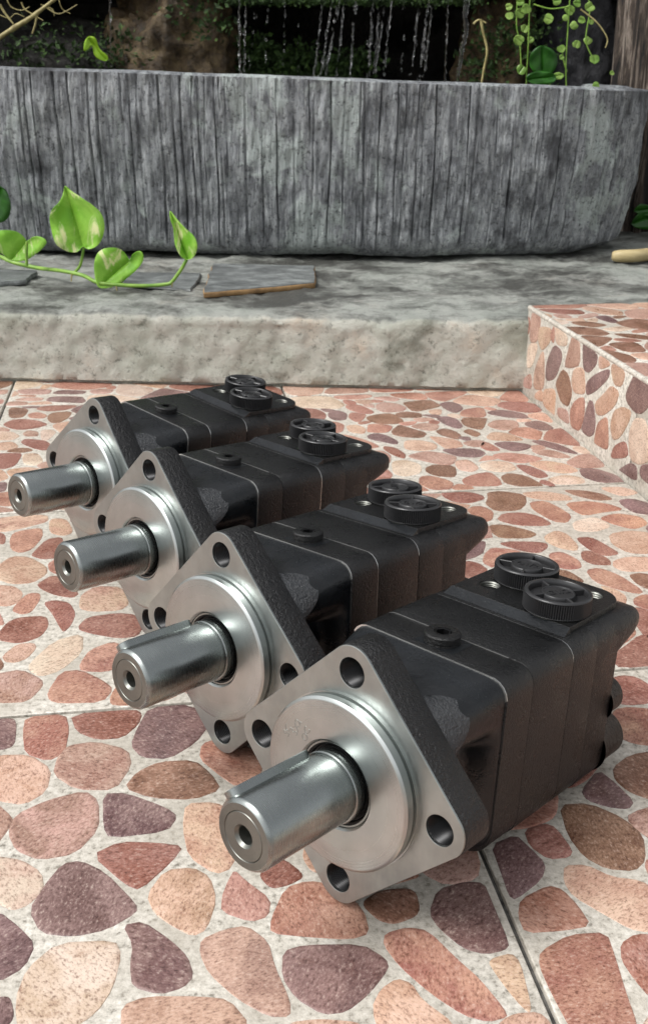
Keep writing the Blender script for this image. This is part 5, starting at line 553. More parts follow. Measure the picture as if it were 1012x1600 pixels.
boulder('boulder', at(120, 110, 2.2), (.16, .12, .085), 'rock_dark', 'low dark boulder behind the curled lime sprout', 8.1, group=G)
boulder('boulder', at(20, 80, 2.25), (.13, .12, .12), 'rock_dark', 'dark boulder under the pale root at the left', 2.6, group=G)
boulder('boulder', at(775, 95, 2.2), (.075, .10, .12), 'rock_brown', 'mossy brown boulder behind the hanging vine', 5.5, group=G, amp=.3)
boulder('boulder', at(905, 75, 2.18), (.085, .10, .16), 'rock_grey', 'grey boulder beside the light bark trunk', 6.9, group=G, amp=.18)
# overhang above the water: roof of the grotto
rows = []
for i in range(121):
    x = -1.6 + 3.2 * i / 120; r = []
    for k, (y, z) in enumerate([(2.7, .487), (2.5, .487), (2.3, .485), (2.16, .482), (2.10, .482), (2.075, .490), (2.065, .51), (2.075, .56), (2.10, .66), (2.15, .8), (2.25, .95), (2.5, 1.05), (2.8, 1.1)]):
        r.append((x, y + .018 * fbm(x, k * .3, 0, 7, 4), z + .012 * fbm(x, y, k, 9, 3)))
    rows.append(r)
tag(obj('rock_overhang', MB().loft(rows, False, False, closed=False).build('rock_overhang', 70), MAT['rock_dark']), 'dark rock overhang at the top edge from which the water falls', 'rock')
# mossy fringe on the overhang lip and moss below the drips
def moss_patch(name, pts, label, n, size, seed):
    r_ = random.Random(seed); mb = MB()
    for _ in range(n):
        c = r_.choice(pts); p = Vector(c[0]) + Vector((r_.gauss(0, 1) * c[1], r_.gauss(0, 1) * c[1] * .5, r_.gauss(0, 1) * c[2]))
        s_ = size * r_.uniform(.5, 1.4)
        a = Vector((r_.uniform(-1, 1), r_.uniform(-1, .3), r_.uniform(-.6, 1))).normalized(); b = a.cross(Vector((r_.uniform(-1, 1), .4, r_.uniform(-1, 1)))).normalized(); n_ = a.cross(b)
        mb.add([p - a*s_, p + b*s_*.6 + n_*s_*.2, p + a*s_, p - b*s_*.6 + n_*s_*.2], [(0, 1, 2), (0, 2, 3)])
    return tag(obj(name, mb.build(name), MAT['moss']), label, 'moss', kind='stuff')
moss_patch('moss', [(at(X, 2, 2.066), .012, .0035) for X in range(360, 740, 14)], 'green moss fringe along the dripping rock lip', 2600, .0035, 1)
moss_patch('moss', [(at(X, Y, 2.15), .02, .012) for X, Y in ((395, 75), (410, 85), (425, 95), (450, 100), (470, 90), (520, 105), (540, 110), (400, 110), (430, 115), (560, 95))], 'green moss clump under the water drips', 2200, .006, 2)
moss_patch('moss', [(at(X, Y, 2.07), .03, .02) for X, Y in ((60, 70), (100, 85), (30, 95), (150, 95), (180, 60), (200, 100), (330, 30), (300, 15))], 'sparse dark green moss tufts on the boulders at the left', 700, .006, 3)
moss_patch('moss', [(at(X, Y, 2.08), .02, .02) for X, Y in ((765, 60), (780, 100), (740, 110), (800, 60), (850, 90), (830, 40))], 'dark green moss tufts behind the hanging vine', 500, .006, 4)
boulder('boulder', at(440, 128, 2.2), (.09, .06, .05), 'moss', 'mossy low stone under the left water drips', 3.3, 4, group=G)
# light bark trunk at the right edge
c0 = at(1000, 60, 2.05)
ring = []
for k in range(40):
    z = .08 + k * .03; rr = .062 + .02 * max(0, (.3 - z)); rg = []
    for j in range(72):
        a = 2 * math.pi * j / 72; d = rr * (1 + .16 * fbm(math.cos(a) * .8, math.sin(a) * .8, z * .35, 4, 4) - .1 * abs(fbm(math.cos(a)*3, math.sin(a)*3, z * .4, 3, 3)))
        rg.append((c0.x + .03 + d * math.cos(a) - .02 * z, c0.y + d * math.sin(a), z))
    ring.append(rg)
tr = empty('tree_trunk'); tag(tr, 'pale streaky bark trunk at the right edge behind the basin', 'tree')
obj('trunk', MB().loft(ring).build('trunk', 80), MAT['bark'], tr)
# falling water: broken threads and drops
rw = random.Random(21); mb = MB()
def drop(p, r, st):
    rings = []
    for k in range(6):
        a = math.pi * (k + .5) / 6 - math.pi/2; rr = r * math.cos(a) * (1 if k < 4 else .75); z = r * st * math.sin(a)
        rings.append([(p.x + rr*math.cos(2*math.pi*j/6), p.y + rr*math.sin(2*math.pi*j/6), p.z + z) for j in range(6)])
    mb.loft(rings)
streams = [(374, 374, 5, 1), (384, 381, 3, 0), (402, 385, 2, 0), (418, 415, 2, 0), (446, 441, 2, 0), (505, 488, 3, 0), (520, 498, 5, 0), (530, 505, 4, 0), (538, 524, 4, 0), (556, 545, 4, 0), (582, 574, 7, 0),
           (592, 584, 4, 0), (604, 580, 5, 0), (613, 596, 4, 0), (632, 626, 2, 0), (655, 640, 4, 0), (670, 652, 6, 0), (676, 660, 3, 0), (700, 694, 1, 1), (467, 466, 1, 0), (172, 174, 1, 1), (196, 197, 1, 0)]
for X0, X1, dens, thread in streams:
    yy = 2.06 + rw.uniform(-.01, .02)
    a, b = at(X0, -6, yy), at(X1, 140, yy)
    if thread:
        pts = [a.lerp(b, k / 30) + Vector((rw.gauss(0, .0004), 0, 0)) for k in range(31)]
        mb.tube(pts, [.0011 + .0007 * rw.random() for _ in pts], 6)
    for _ in range(dens * 6):
        t = rw.random(); p = a.lerp(b, t) + Vector((rw.gauss(0, .0014), rw.gauss(0, .004), 0)); drop(p, rw.uniform(.0008, .0024), rw.uniform(1.2, 4.5))
    if dens >= 3 and not thread:
        for _ in range(3):
            t0 = rw.uniform(0, .6); t1 = t0 + rw.uniform(.15, .4)
            pts = [a.lerp(b, t0 + (t1 - t0) * k / 12) + Vector((rw.gauss(0, .0005), 0, 0)) for k in range(13)]
            mb.tube(pts, [.0004 + .0011 * math.sin(math.pi * k / 12) * rw.uniform(.6, 1.2) for k in range(13)], 6)
pts = [at(X, Y, 2.05) for X, Y in ((730, -5), (726, 25), (728, 50), (722, 75), (718, 100), (712, 140))]; pts = smoothpath(pts, 8)
mb.tube([p + Vector((rw.gauss(0, .0006), 0, 0)) for p in pts], [.0045 - .0028 * k / len(pts) + rw.uniform(0, .0014) for k in range(len(pts))], 8)
fw = obj('falling_water', mb.build('falling_water', 60), MAT['water']); tag(fw, 'thin broken threads and drops of water falling into the basin', 'water', kind='stuff')

# ------------------------------------------------------------------ plants
def leaf_mesh(name, outline, base, tip, y0, fold=.25, curl=.15, sc=1.0):
    """outline in plan of the photograph placed on plane y0, folded about the midrib base->tip"""
    P = [at(X, Y, y0) for X, Y in outline]; b, t = at(*base, y0), at(*tip, y0)
    ax = (t - b); Ln = ax.length; ax.normalize(); P2 = []
    rings = [[], [], [], []]
    for p in smooth_closed(P, 3):
        k = max(.0, min(1, (p - b).dot(ax) / Ln)); r = b + ax * (k * Ln); d = (p - r)
        for j, f in enumerate((1, .68, .35, 0)):
            q = r + d * f; dist = d.length * f
            q.y += -fold * dist + curl * (k ** 2) * Ln * -.6 + .04 * Ln * math.sin(k * 9 + f * 4) * f + .007 * Ln * math.sin(k * 40 - f * 7) * f
            rings[j].append(q)
    me = MB().loft(rings, False, False).build(name, 80); return me
def smooth_closed(P, k):
    n = len(P); out = []
    for i in range(n):
        p0, p1, p2, p3 = P[i-1], P[i], P[(i+1) % n], P[(i+2) % n]
        for j in range(k):
            t = j / k; out.append(.5 * (2*p1 + (p2-p0)*t + (2*p0-5*p1+4*p2-p3)*t*t + (3*p1-p0-3*p2+p3)*t**3))
    return out
def add_leaf(par, me, mat):
    o = obj('leaf', me, MAT[mat], par); md = o.modifiers.new('thickness', 'SOLIDIFY'); md.thickness = .0005; return o
def px(l): return [(a * .326, 280 + b * .326) for a, b in l]
pv = empty('pothos_vine'); tag(pv, 'variegated heart-leaved vine creeping along the cement ledge at the left', 'plant')
st = [at(a * .326, 280 + b * .326, y) for a, b, y in ((-60, 350, 1.53), (0, 370, 1.52), (70, 400, 1.50), (180, 425, 1.49), (300, 440, 1.44), (400, 462, 1.42), (470, 495, 1.40), (590, 508, 1.395), (700, 511, 1.395), (800, 503, 1.395), (828, 488, 1.395), (870, 430, 1.395), (895, 385, 1.395))]
sp = smoothpath(st, 6); obj('stem', MB().tube(sp, [.0030 - .0008 * k / len(sp) for k in range(len(sp))], 10).build('stem', 80), MAT['stem'], pv)
for q in (((345, 458), (365, 440), (388, 405), (402, 325)), ((130, 415), (128, 360), (130, 300)), ((560, 508), (600, 470), (622, 392))):
    sp = smoothpath([at(a * .326, 280 + b * .326, 1.43) for a, b in q], 5); obj('leaf_stalk', MB().tube(sp, .002, 8).build('leaf_stalk', 80), MAT['stem'], pv)
for q in (((345, 455), (343, 490)), ((558, 512), (562, 535)), ((828, 490), (824, 515))):
    obj('aerial_root', MB().tube([at(a * .326, 280 + b * .326, 1.394) for a, b in q], [.0012, .0008], 6).build('aerial_root', 80), MAT['root'], pv)
add_leaf(pv, leaf_mesh('leaf', px([(315, 30), (345, 50), (400, 85), (460, 125), (495, 165), (510, 220), (500, 275), (470, 315), (430, 332), (400, 320), (375, 345), (330, 340), (285, 310), (260, 260), (247, 190), (262, 140), (290, 110), (308, 70)]), px([(400, 320)])[0], px([(318, 40)])[0], 1.43, .3, .1), 'leaf_pothos')
add_leaf(pv, leaf_mesh('leaf', px([(480, 515), (465, 470), (462, 400), (475, 350), (510, 325), (560, 322), (600, 345), (622, 390), (640, 355), (675, 338), (693, 355), (690, 390), (660, 430), (620, 465), (570, 500), (530, 515)]), px([(622, 390)])[0], px([(490, 505)])[0], 1.405, .35, .2), 'leaf_pothos')
add_leaf(pv, leaf_mesh('leaf', px([(-10, 320), (-5, 250), (40, 238), (90, 248), (120, 275), (130, 300), (160, 275), (200, 270), (235, 290), (220, 320), (180, 355), (130, 385), (60, 388), (20, 350)]), px([(130, 300)])[0], px([(62, 384)])[0], 1.46, .35, .2), 'leaf_pothos')
add_leaf(pv, leaf_mesh('leaf', px([(820, 150), (850, 180), (900, 230), (940, 265), (955, 310), (940, 360), (910, 382), (885, 380), (860, 350), (840, 300), (835, 230), (822, 190)]), px([(897, 380)])[0], px([(824, 160)])[0], 1.395, .9, .2), 'leaf_pothos')
add_leaf(pv, leaf_mesh('leaf', px([(-5, 30), (40, 60), (62, 110), (60, 150), (40, 190), (0, 205), (-60, 180), (-80, 100), (-40, 40)]), px([(-60, 190)])[0], px([(10, 40)])[0], 1.55, .3, .1), 'leaf_dark')
# creeping vine with small round leaves
rv = random.Random(9)
def vx(a, b, y): return at(680 + a * .328, b * .328, y)
cv = empty('creeping_vine'); tag(cv, 'trailing vine with small round light green leaves hanging at the upper right', 'plant')
for q in (((450, -20), (445, 90), (440, 230), (430, 420)), ((640, -20), (628, 160), (620, 300), (622, 420)), ((465, 20), (550, 42), (640, 30)), ((390, -20), (385, 120), (400, 200), (408, 330)), ((720, -20), (735, 40), (715, 190), (750, 280)), ((600, 232), (612, 300), (625, 340))):
    sp = smoothpath([vx(a, b, 1.985) for a, b in q], 6); obj('stem', MB().tube(sp, .0012, 6).build('stem', 80), MAT['stem'], cv)
for a, b, r in ((347, 33, 19), (352, 73, 21), (400, 8, 22), (405, 62, 28), (432, 45, 26), (535, 90, 26), (575, 5, 23), (425, 135, 23), (398, 192, 28), (410, 330, 27), (450, 190, 18), (640, 50, 27), (675, 15, 21), (733, 32, 25), (693, 95, 20), (660, 120, 22), (670, 212, 21), (725, 192, 22), (597, 232, 21), (755, 280, 25), (840, 347, 12), (765, 408, 20), (740, 103, 14), (590, 360, 20), (600, 272, 14), (620, 85, 18)):
    ang = rv.uniform(0, 6.28); pts = []
    for k in range(12):
        t = 2 * math.pi * k / 12; rr = r * (1 - .28 * max(0, math.cos(t)) ** 6 + .06 * rv.uniform(-1, 1)); pts.append((680 + (a + rr * math.cos(t + ang) * rv.uniform(.9, 1)) * .328, (b + rr * math.sin(t + ang) * .95) * .328))
    yy = 1.98 + rv.uniform(-.015, .01)
    add_leaf(cv, leaf_mesh('leaf', pts, (680 + (a + r * .6 * math.cos(ang)) * .328, (b + r * .6 * math.sin(ang)) * .328), (680 + (a - r * .9 * math.cos(ang)) * .328, (b - r * .9 * math.sin(ang)) * .328), yy, rv.uniform(-.3, .4), .2), 'leaf_vine')
bl = empty('broad_leaf_plant'); tag(bl, 'plant with a big round dark green leaf just above the basin rim', 'plant')
def ell(cx, cy, rx, ry, n=14, w=.05): return [(680 + (cx + rx * math.cos(2*math.pi*k/n) * (1 + rv.uniform(-w, w))) * .328, (cy + ry * math.sin(2*math.pi*k/n) * (1 + rv.uniform(-w, w))) * .328) for k in range(n)]
add_leaf(bl, leaf_mesh('leaf', ell(510, 290, 66, 72), (680 + 510*.328, 350*.328), (680 + 505*.328, 225*.328), 1.965, .2, .15), 'leaf_dark')
add_leaf(bl, leaf_mesh('leaf', ell(500, 372, 72, 34), (680 + 560*.328, 365*.328), (680 + 435*.328, 380*.328), 1.955, .2, .15), 'leaf_dark')
add_leaf(bl, leaf_mesh('leaf', ell(583, 362, 26, 18), (680 + 560*.328, 365*.328), (680 + 605*.328, 358*.328), 1.957, .2, .15), 'leaf_vine')
obj('stem', MB().tube(smoothpath([vx(515, 340, 1.97), vx(540, 380, 1.98), vx(545, 430, 1.99)], 5), .0018, 8).build('stem', 80), MAT['stem'], bl)
def root_thing(paths, label, mat='root', name='hanging_root'):
    e = empty(name); tag(e, label, 'root')
    for q, r in paths:
        sp = smoothpath(q, 6); obj('root_strand', MB().tube(sp, [r * (1 - .4 * k / len(sp)) * rv.uniform(.85, 1.15) for k in range(len(sp))], 8).build('root_strand', 80), MAT[mat], e)
root_thing([([vx(215, 90, 2.03), vx(225, 150, 2.03), vx(245, 240, 2.03), vx(230, 330, 2.03), vx(215, 420, 2.03)], .0028), ([vx(180, 115, 2.03), vx(205, 95, 2.03), vx(240, 110, 2.03)], .002)], 'yellowish thin root hanging right of the falling water')
root_thing([([vx(690, 45, 1.97), vx(760, 100, 1.97), vx(800, 150, 1.97), vx(818, 190, 1.97), vx(808, 228, 1.97)], .0015)], 'thin pale rootlet curving among the vine leaves')
def tx(a, b, y): return at(a * .356, b * .356, y)
root_thing([([tx(-30, 185, 1.95), tx(60, 125, 1.95), tx(140, 75, 1.95), tx(250, -10, 1.95)], .0048), ([tx(0, 20, 1.96), tx(25, 60, 1.96), tx(60, 105, 1.96)], .0025), ([tx(165, 60, 1.95), tx(155, 110, 1.95), tx(143, 148, 1.95)], .0022),
            ([tx(95, 10, 1.96), tx(110, 40, 1.96), tx(140, 60, 1.96), tx(190, 90, 1.96)], .0015), ([tx(200, 30, 1.96), tx(250, 60, 1.96), tx(290, 50, 1.96), tx(340, 20, 1.96)], .0012), ([tx(30, -10, 1.97), tx(50, 30, 1.97), tx(95, 45, 1.97), tx(130, 30, 1.97)], .001), ([tx(180, 20, 1.97), tx(230, 40, 1.97), tx(240, 70, 1.97)], .001), ([tx(260, 0, 1.97), tx(275, 40, 1.97), tx(310, 60, 1.97)], .0009), ([tx(-10, 60, 1.97), tx(40, 80, 1.97), tx(70, 60, 1.97), tx(110, 75, 1.97)], .0009)], 'pale forked root slanting across the upper left corner')
cs = empty('curled_sprout'); tag(cs, 'curled lime green sprout standing against the dark boulder at upper left', 'plant')
add_leaf(cs, leaf_mesh('leaf', [(a * .356, b * .356) for a, b in ((372, 218), (378, 175), (400, 160), (425, 170), (440, 215), (475, 245), (470, 268), (440, 262), (415, 240), (408, 205), (395, 200), (385, 222))], (465*.356, 262*.356), (395*.356, 170*.356), 2.0, .3, .1), 'leaf_lime')
gl = empty('green_blade_plant'); tag(gl, 'small green leaves behind the right end of the basin', 'plant')
for q in (((985, 350), (1000, 330), (1020, 335), (1025, 352), (1005, 358)), ((990, 330), (1000, 318), (1018, 325), (1012, 338))):
    add_leaf(gl, leaf_mesh('leaf', q, q[0], q[2], 1.98, .3, .1), 'leaf_dark')
# ------------------------------------------------------------------ slate piece, stick and scraps on the ledge
def slab(name, corners, z, t, mat, label, cat, edge=None, par=None, seed=0):
    r_ = random.Random(seed); pts = []
    for i in range(len(corners)):
        a, b = Vector(corners[i]), Vector(corners[(i + 1) % len(corners)])
        for k in range(8): pts.append(a.lerp(b, k / 8) + Vector((r_.gauss(0, .0012), r_.gauss(0, .0012))))
    cx = sum((p.x for p in pts)) / len(pts); cy = sum((p.y for p in pts)) / len(pts); e = empty(name)
    tag(e, label, cat)
    def ring(k, zz): return [(cx + (p.x - cx) * k, cy + (p.y - cy) * k, zz) for p in pts]
    obj('slab', MB().loft([ring(.985, z + t - .001), ring(.98, z + t)], False).build('slab', 50), MAT[mat], e)
    obj('slab_edge', MB().loft([ring(.985, z), ring(1, z + .001), ring(1, z + t - .002), ring(.985, z + t - .001)], True, False).build('slab_edge', 50), MAT[edge or mat], e)
    return e
def gp(X, Y): p = on(X, Y, .097); return (p.x, p.y)
slab('slate_piece', [gp(316, 458), gp(492, 443), gp(492, 416), gp(332, 412)], .0900, .008, 'slate', 'flat broken slate piece lying on the ledge against the basin', 'slate', 'slate_edge', seed=1)
slab('slate_piece', [gp(-60, 446), gp(40, 436), gp(62, 421), gp(-60, 418)], .0900, .006, 'slate', 'slate scrap under the vine at the left end of the ledge', 'slate', 'slate', seed=2)
slab('slate_piece', [gp(180, 440), gp(300, 447), gp(316, 422), gp(190, 420)], .0900, .003, 'slate', 'pale slate flake on the ledge below the rolled young leaf', 'slate', 'slate', seed=3)
sk = [on(955, 400, .100), on(985, 400, .101), on(1030, 396, .101), on(1120, 390, .101), on(1250, 386, .101)]
sk = smoothpath(sk, 6); rad = [.0055, .0078, .0088, .0094] + [.0098] * (len(sk) - 4)
tag(obj('wooden_stick', MB().tube(sk, rad, 16).build('wooden_stick', 60), MAT['stick']), 'pale round-ended wooden stick lying on the ledge at the right edge', 'stick')
# ------------------------------------------------------------------ hydraulic motors (millimetres, shaft towards -Y, ports on top)
def rsq(th, hw, top, bot, r):
    c, s_ = math.cos(th), math.sin(th); h = top if s_ > 0 else bot
    if s_ > 0: r = min(r, 9.5)
    lo, hi = 0, 120
    for _ in range(30):
        mid = (lo + hi) / 2; x, z = abs(mid * c), abs(mid * s_)
        dx, dz = x - (hw - r), z - (h - r)
        d = math.hypot(max(dx, 0), max(dz, 0)) + min(max(dx, dz), 0) - r
        if d < 0: lo = mid
        else: hi = mid
    return lo
NA = 128
ANG = [2 * math.pi * k / NA for k in range(NA)]
def sq_ring(y, hw, top, bot, r, off=0.0): return [(rsq(a, hw, top, bot, r) * math.cos(a) + off * math.cos(a), y, (rsq(a, hw, top, bot, r) + off) * math.sin(a)) for a in ANG]
def section(y0, y1, hw, top, bot, r, b=.35):
    return MB().loft([sq_ring(y0, hw, top, bot, r, -b), sq_ring(y0 + b * .35, hw, top, bot, r, -b * .3), sq_ring(y0 + b, hw, top, bot, r), sq_ring(y1 - b, hw, top, bot, r), sq_ring(y1 - b * .35, hw, top, bot, r, -b * .3), sq_ring(y1, hw, top, bot, r, -b)])
def circ(cx, cy, r, n=40): return [(cx + r * math.cos(2*math.pi*k/n), cy + r * math.sin(2*math.pi*k/n)) for k in range(n)]
def remap_y(v, y0, t): return [(a, y0 + t / 2 - c, b) for a, b, c in v]          # plate XY -> XZ, front at y0
def sstep(a, b, x): t = max(0, min(1, (x - a) / (b - a))); return t * t * (3 - 2 * t)
SC = .001
RB, RC = 53.2, 12.9
MESH = {}
def motor_meshes():
    # flange: hull of four corner arcs, four through holes
    def flange_outline(d=0.0):
        o = []
        for q in range(4):
            a0 = q * math.pi / 2
            for k in range(17):
                a = a0 - math.pi / 4 + (math.pi / 2) * k / 16
                o.append((RB * math.cos(a0) + (RC - d) * math.cos(a), RB * math.sin(a0) + (RC - d) * math.sin(a)))
        return o
    holes = [circ(RB * math.cos(q * math.pi / 2), RB * math.sin(q * math.pi / 2), 6.75) for q in range(4)]
    v, f = curve_plate('flange', flange_outline(), holes, 17.0, .5); MESH['flange'] = MB().add(remap_y(v, 1.0, 17.0), f).build('flange', 35, SC)
    holes2 = [circ(RB * math.cos(q * math.pi / 2), RB * math.sin(q * math.pi / 2), 7.1) for q in range(4)]
    v, f = curve_plate('face', flange_outline(.25), holes2, 1.1, .25); MESH['machined_face'] = MB().add(remap_y(v, 0, 1.1), f).build('machined_face', 35, SC)
    for q in range(4):
        c = (RB * math.cos(q * math.pi / 2), 0, RB * math.sin(q * math.pi / 2))
        pr = []
        y = 1.2
        while y < 17: pr += [(6.6, y), (6.1, y + .55)]; y += 1.1
        MESH['bolt_hole_%d' % q] = MB().lathe(pr, 32, 'y', c).build('bolt_hole', 60, SC)
    # pilot disc with chamfer, back groove and seal bore
    MESH['pilot'] = MB().lathe([(41.8, .2), (41.8, -1.2), (40.1, -1.4), (40.1, -2.6), (41.25, -2.9), (41.25, -6.3), (40.2, -7.3), (39.6, -7.5), (21.6, -7.5), (20.6, -6.6), (20.4, -5.5), (20.4, 3)], 128).build('pilot', 30, SC)
    MESH['seal'] = MB().lathe([(20.3, -4.6), (19.6, -5.2), (18.6, -4.8), (18.1, -3.4), (17.3, -3.2), (17.3, 4), (20.3, 4)], 96).build('seal', 40, SC)
    MESH['retaining_ring'] = MB().lathe([(20.35, -5.3), (20.35, -6.0), (19.5, -6.0), (19.5, -5.3), (20.35, -5.3)], 96).build('retaining_ring', 30, SC)
    # shaft
    MESH['shaft'] = MB().lathe([(17.1, 3), (17.1, -10.6), (16.7, -11.2), (15.9, -11.4), (15.9, -12.4), (16.3, -12.7), (16.3, -60.6), (15.9, -61.3), (14.9, -62.4), (14.5, -62.6)], 96, cap1=False).build('shaft', 30, SC)
    MESH['shaft_end'] = MB().lathe([(14.5, -62.6), (11.4, -62.7), (11.1, -62.3), (10.8, -62.7), (5.4, -62.6), (4.2, -61.2), (4.1, -52), (0.01, -50)], 96).build('shaft_end', 30, SC)
    # parallel key with round ends, seen on the two nearest shafts
    kp = [(4.9 * math.cos(a), -17.6 - 0 + 4.9 * math.sin(a)) for a in [math.pi * k / 10 for k in range(11)]] + [(4.9 * math.cos(a), -55.4 + 4.9 * math.sin(a)) for a in [math.pi + math.pi * k / 10 for k in range(11)]]
    mb = MB().loft([[(x * k, y_, z) for x, y_ in [(p[0], (p[1] + 36.5) * (1 if k == 1 else .985) - 36.5) for p in kp]] for k, z in ((1, 12), (1, 18.9), (.93, 19.3))])
    MESH['key'] = mb.build('key', 40, SC)
    # front housing: pockets behind the flange, ribs to the corners
    rings = []
    ys = [17, 19, 22, 26, 30, 34, 38, 42, 45, 47, 49, 51, 53, 54.2, 55]
    for y in ys:
        rg = []
        for a in ANG:
            full = rsq(a, 45.2, 46.2, 47.6, 17)
            dg = math.degrees(a); dg = 180 - dg if 90 < dg <= 270 else dg - 360 if dg > 270 else dg
            diag = abs(math.sin(2 * a)) ** 1.6
            ribw = sstep(20, 30, dg) if dg > 0 else 0
            r0 = 29.5 if dg < 0 else (29.5 + 18.5 * diag) if dg < 45 else 37.5 + 10.5 * diag
            if ribw < 1: r0 = 29.5 + (r0 - 29.5) * ribw
            lin_ = (y - 17) / 38
            t = ribw * lin_ ** .85 + (1 - ribw) * sstep(46, 54.5, y)
            r = r0 + (full - r0) * t
            rg.append((r * math.cos(a), y, r * math.sin(a)))
        rings.append(rg)
    MESH['front_housing'] = MB().loft(rings, True, True).build('front_housing', 50, SC)
    # raw crescent pads where the flange fillet was cut away
    for sx in (1, -1):
        mb = MB(); pts = []
        for k in range(13):
            t = k / 12; a = math.radians(26 + 38 * t); rr = 48.5 + 5.5 * math.sin(math.pi * t)
            pts.append((sx * rr * math.cos(a), 18 + 17 * math.sin(math.pi * t) ** .8, rr * math.sin(a)))
        inner = [(sx * 42 * math.cos(math.radians(26 + 38 * k / 12)), 17.5, 42 * math.sin(math.radians(26 + 38 * k / 12))) for k in range(13)]
        outer = [(sx * (50.5) * math.cos(math.radians(26 + 38 * k / 12)), 17.8, 50.5 * math.sin(math.radians(26 + 38 * k / 12))) for k in range(13)]
        mb.loft([outer, [((p[0] + q[0]) / 2 * 1.01, (p[1] + q[1]) / 2, (p[2] + q[2]) / 2 * 1.01) for p, q in zip(outer, pts)], pts, inner], False, False, closed=False)
        MESH['casting_pad_%d' % sx] = mb.build('casting_pad', 60, SC)
    MESH['housing_band'] = section(55, 77, 46.2, 46.6, 48.4, 16).build('housing_band', 35, SC)
    MESH['gear_plate'] = section(77.4, 114, 46.0, 46.8, 48.8, 15).build('gear_plate', 35, SC)
    MESH['spacer_plate'] = section(114.4, 138, 45.9, 46.4, 49.2, 15).build('spacer_plate', 35, SC)
    MESH['port_housing'] = section(138.5, 163, 45.2, 46.4, 50.2, 14).build('port_housing', 35, SC)
    for n, y, hw, top, bot, r in (('a', 55.0, 46.2, 46.6, 48.4, 16), ('b', 77.2, 46.0, 46.8, 48.8, 15.5), ('c', 114.2, 45.8, 46.7, 49.2, 15), ('d', 138.2, 45.6, 46.4, 50, 14.5)):
        w_ = .25 if n != 'd' else .2
        rr_ = [sq_ring(y - w_, hw, top, bot, r, -1.5), sq_ring(y - w_, hw, top, bot, r, -.1), sq_ring(y + w_, hw, top, bot, r, -.1), sq_ring(y + w_, hw, top, bot, r, -1.5)]
        MESH['seam_' + n] = MB().loft(rr_, False, False).build('seam', 30, SC)
        ka, kb = (14, 50) if n in 'ac' else (20, 52)
        MESH['arc_' + n] = MB().loft([q[ka:kb] for q in rr_], False, False, closed=False).build('seam', 30, SC)  # shorter strip: painted edge glint over the top only
    # overhanging port block at the top rear
    def blk(y, hw, z0, z1, r, n=14):
        o = []
        for cx, cz, a0 in ((hw - r, z1 - r, 0), (-hw + r, z1 - r, 90), (-hw + r, z0 + r, 180), (hw - r, z0 + r, 270)):
            for k in range(n): a = math.radians(a0 + 90 * k / (n - 1)); o.append((cx + r * math.cos(a), y, cz + r * math.sin(a)))
        return o
    MESH['port_block'] = MB().loft([blk(150, 44.6, 14, 46.2, 9), blk(165.5, 45.4, 22, 46.2, 9), blk(172, 45.4, 24.5, 46, 9), blk(181, 45, 28, 45.6, 8), blk(187, 43.6, 31, 44.4, 6), blk(190, 41, 34, 42.5, 4)]).build('port_block', 50, SC)
    MESH['rear_cover'] = MB().loft([sq_ring(163, 42, 30, 47.5, 14), sq_ring(166, 42, 30, 47.5, 14), sq_ring(167.4, 40.5, 29, 46, 13)]).build('rear_cover', 40, SC)
    for n, (x, z, r, y1) in {'a': (35.5, -5, 10.5, 179), 'b': (-35.5, -5, 10.5, 179), 'c': (32.5, -34, 13.5, 188), 'd': (-32.5, -34, 13.5, 188), 'e': (0, -37, 12, 178)}.items():
        MESH['rear_boss_' + n] = MB().lathe([(r + 1.5, 163), (r, 167), (r, y1 - 2.5), (r - 1, y1 - .8), (r - 2.6, y1)], 40, 'y', (x, 0, z), cap1=True).build('rear_boss', 35, SC)
    # port platform with two threaded holes, bevelled lip
    def rrect(x0, x1, y0, y1, rf, rr_):
        o = []
        for cx, cy, a0, r in ((x1 - rr_, y1 - rr_, 0, rr_), (x0 + rr_, y1 - rr_, 90, rr_), (x0 + rf, y0 + rf, 180, rf), (x1 - rf, y0 + rf, 270, rf)):
            for k in range(9): a = math.radians(a0 + 90 * k / 8); o.append((cx + r * math.cos(a), cy + r * math.sin(a)))
        return o
    v, f = curve_plate('platform', rrect(-36, 36, 124, 184, .6, 15), [circ(-23, 141, 5.6, 32), circ(22, 172, 5.6, 32)], 6.0, .35)
    MESH['port_platform'] = MB().add([(a, b, c + 46.6) for a, b, c in v], f).build('port_platform', 35, SC)
    MESH['port_lip'] = MB().add([(-37, 118, 46.5), (37, 118, 46.5), (36.3, 124, 49.45), (-36.3, 124, 49.45), (-37, 124, 44), (37, 124, 44), (-37, 118.4, 44), (37, 118.4, 44)], [(0, 1, 2, 3), (0, 3, 4, 6), (1, 7, 5, 2), (0, 6, 7, 1), (3, 2, 5, 4)]).build('port_lip', None, SC)
    for q, (cx, cy) in enumerate(((-23, 141), (22, 172))):
        pr = []; z = 49.2
        while z > 42: pr += [(5.5, z), (4.9, z - .6)]; z -= 1.2
        MESH['threaded_hole_%d' % q] = MB().lathe(pr + [(.01, 41.5)], 32, 'z', (cx, cy, 0)).build('threaded_hole', 50, SC)
    # drain plug with hex socket
    MESH['plug_seat'] = MB().box(-11.5, 11.5, 59, 76.2, 45.6, 46.75).build('plug_seat', None, SC)
    mb = MB().lathe([(8.9, 46.4), (8.9, 47.4), (8.4, 47.6), (8.4, 48.2), (9.0, 48.4), (9.0, 51.0), (8.5, 51.7), (7.9, 51.9), (4.4, 51.9)], 64, 'z', (-1, 68, 0)); n0 = 64
    MESH['drain_plug'] = mb.build('drain_plug', 35, SC)
    hx = [(4.4 * math.cos(math.pi * k / 3), 4.4 * math.sin(math.pi * k / 3)) for k in range(6)]
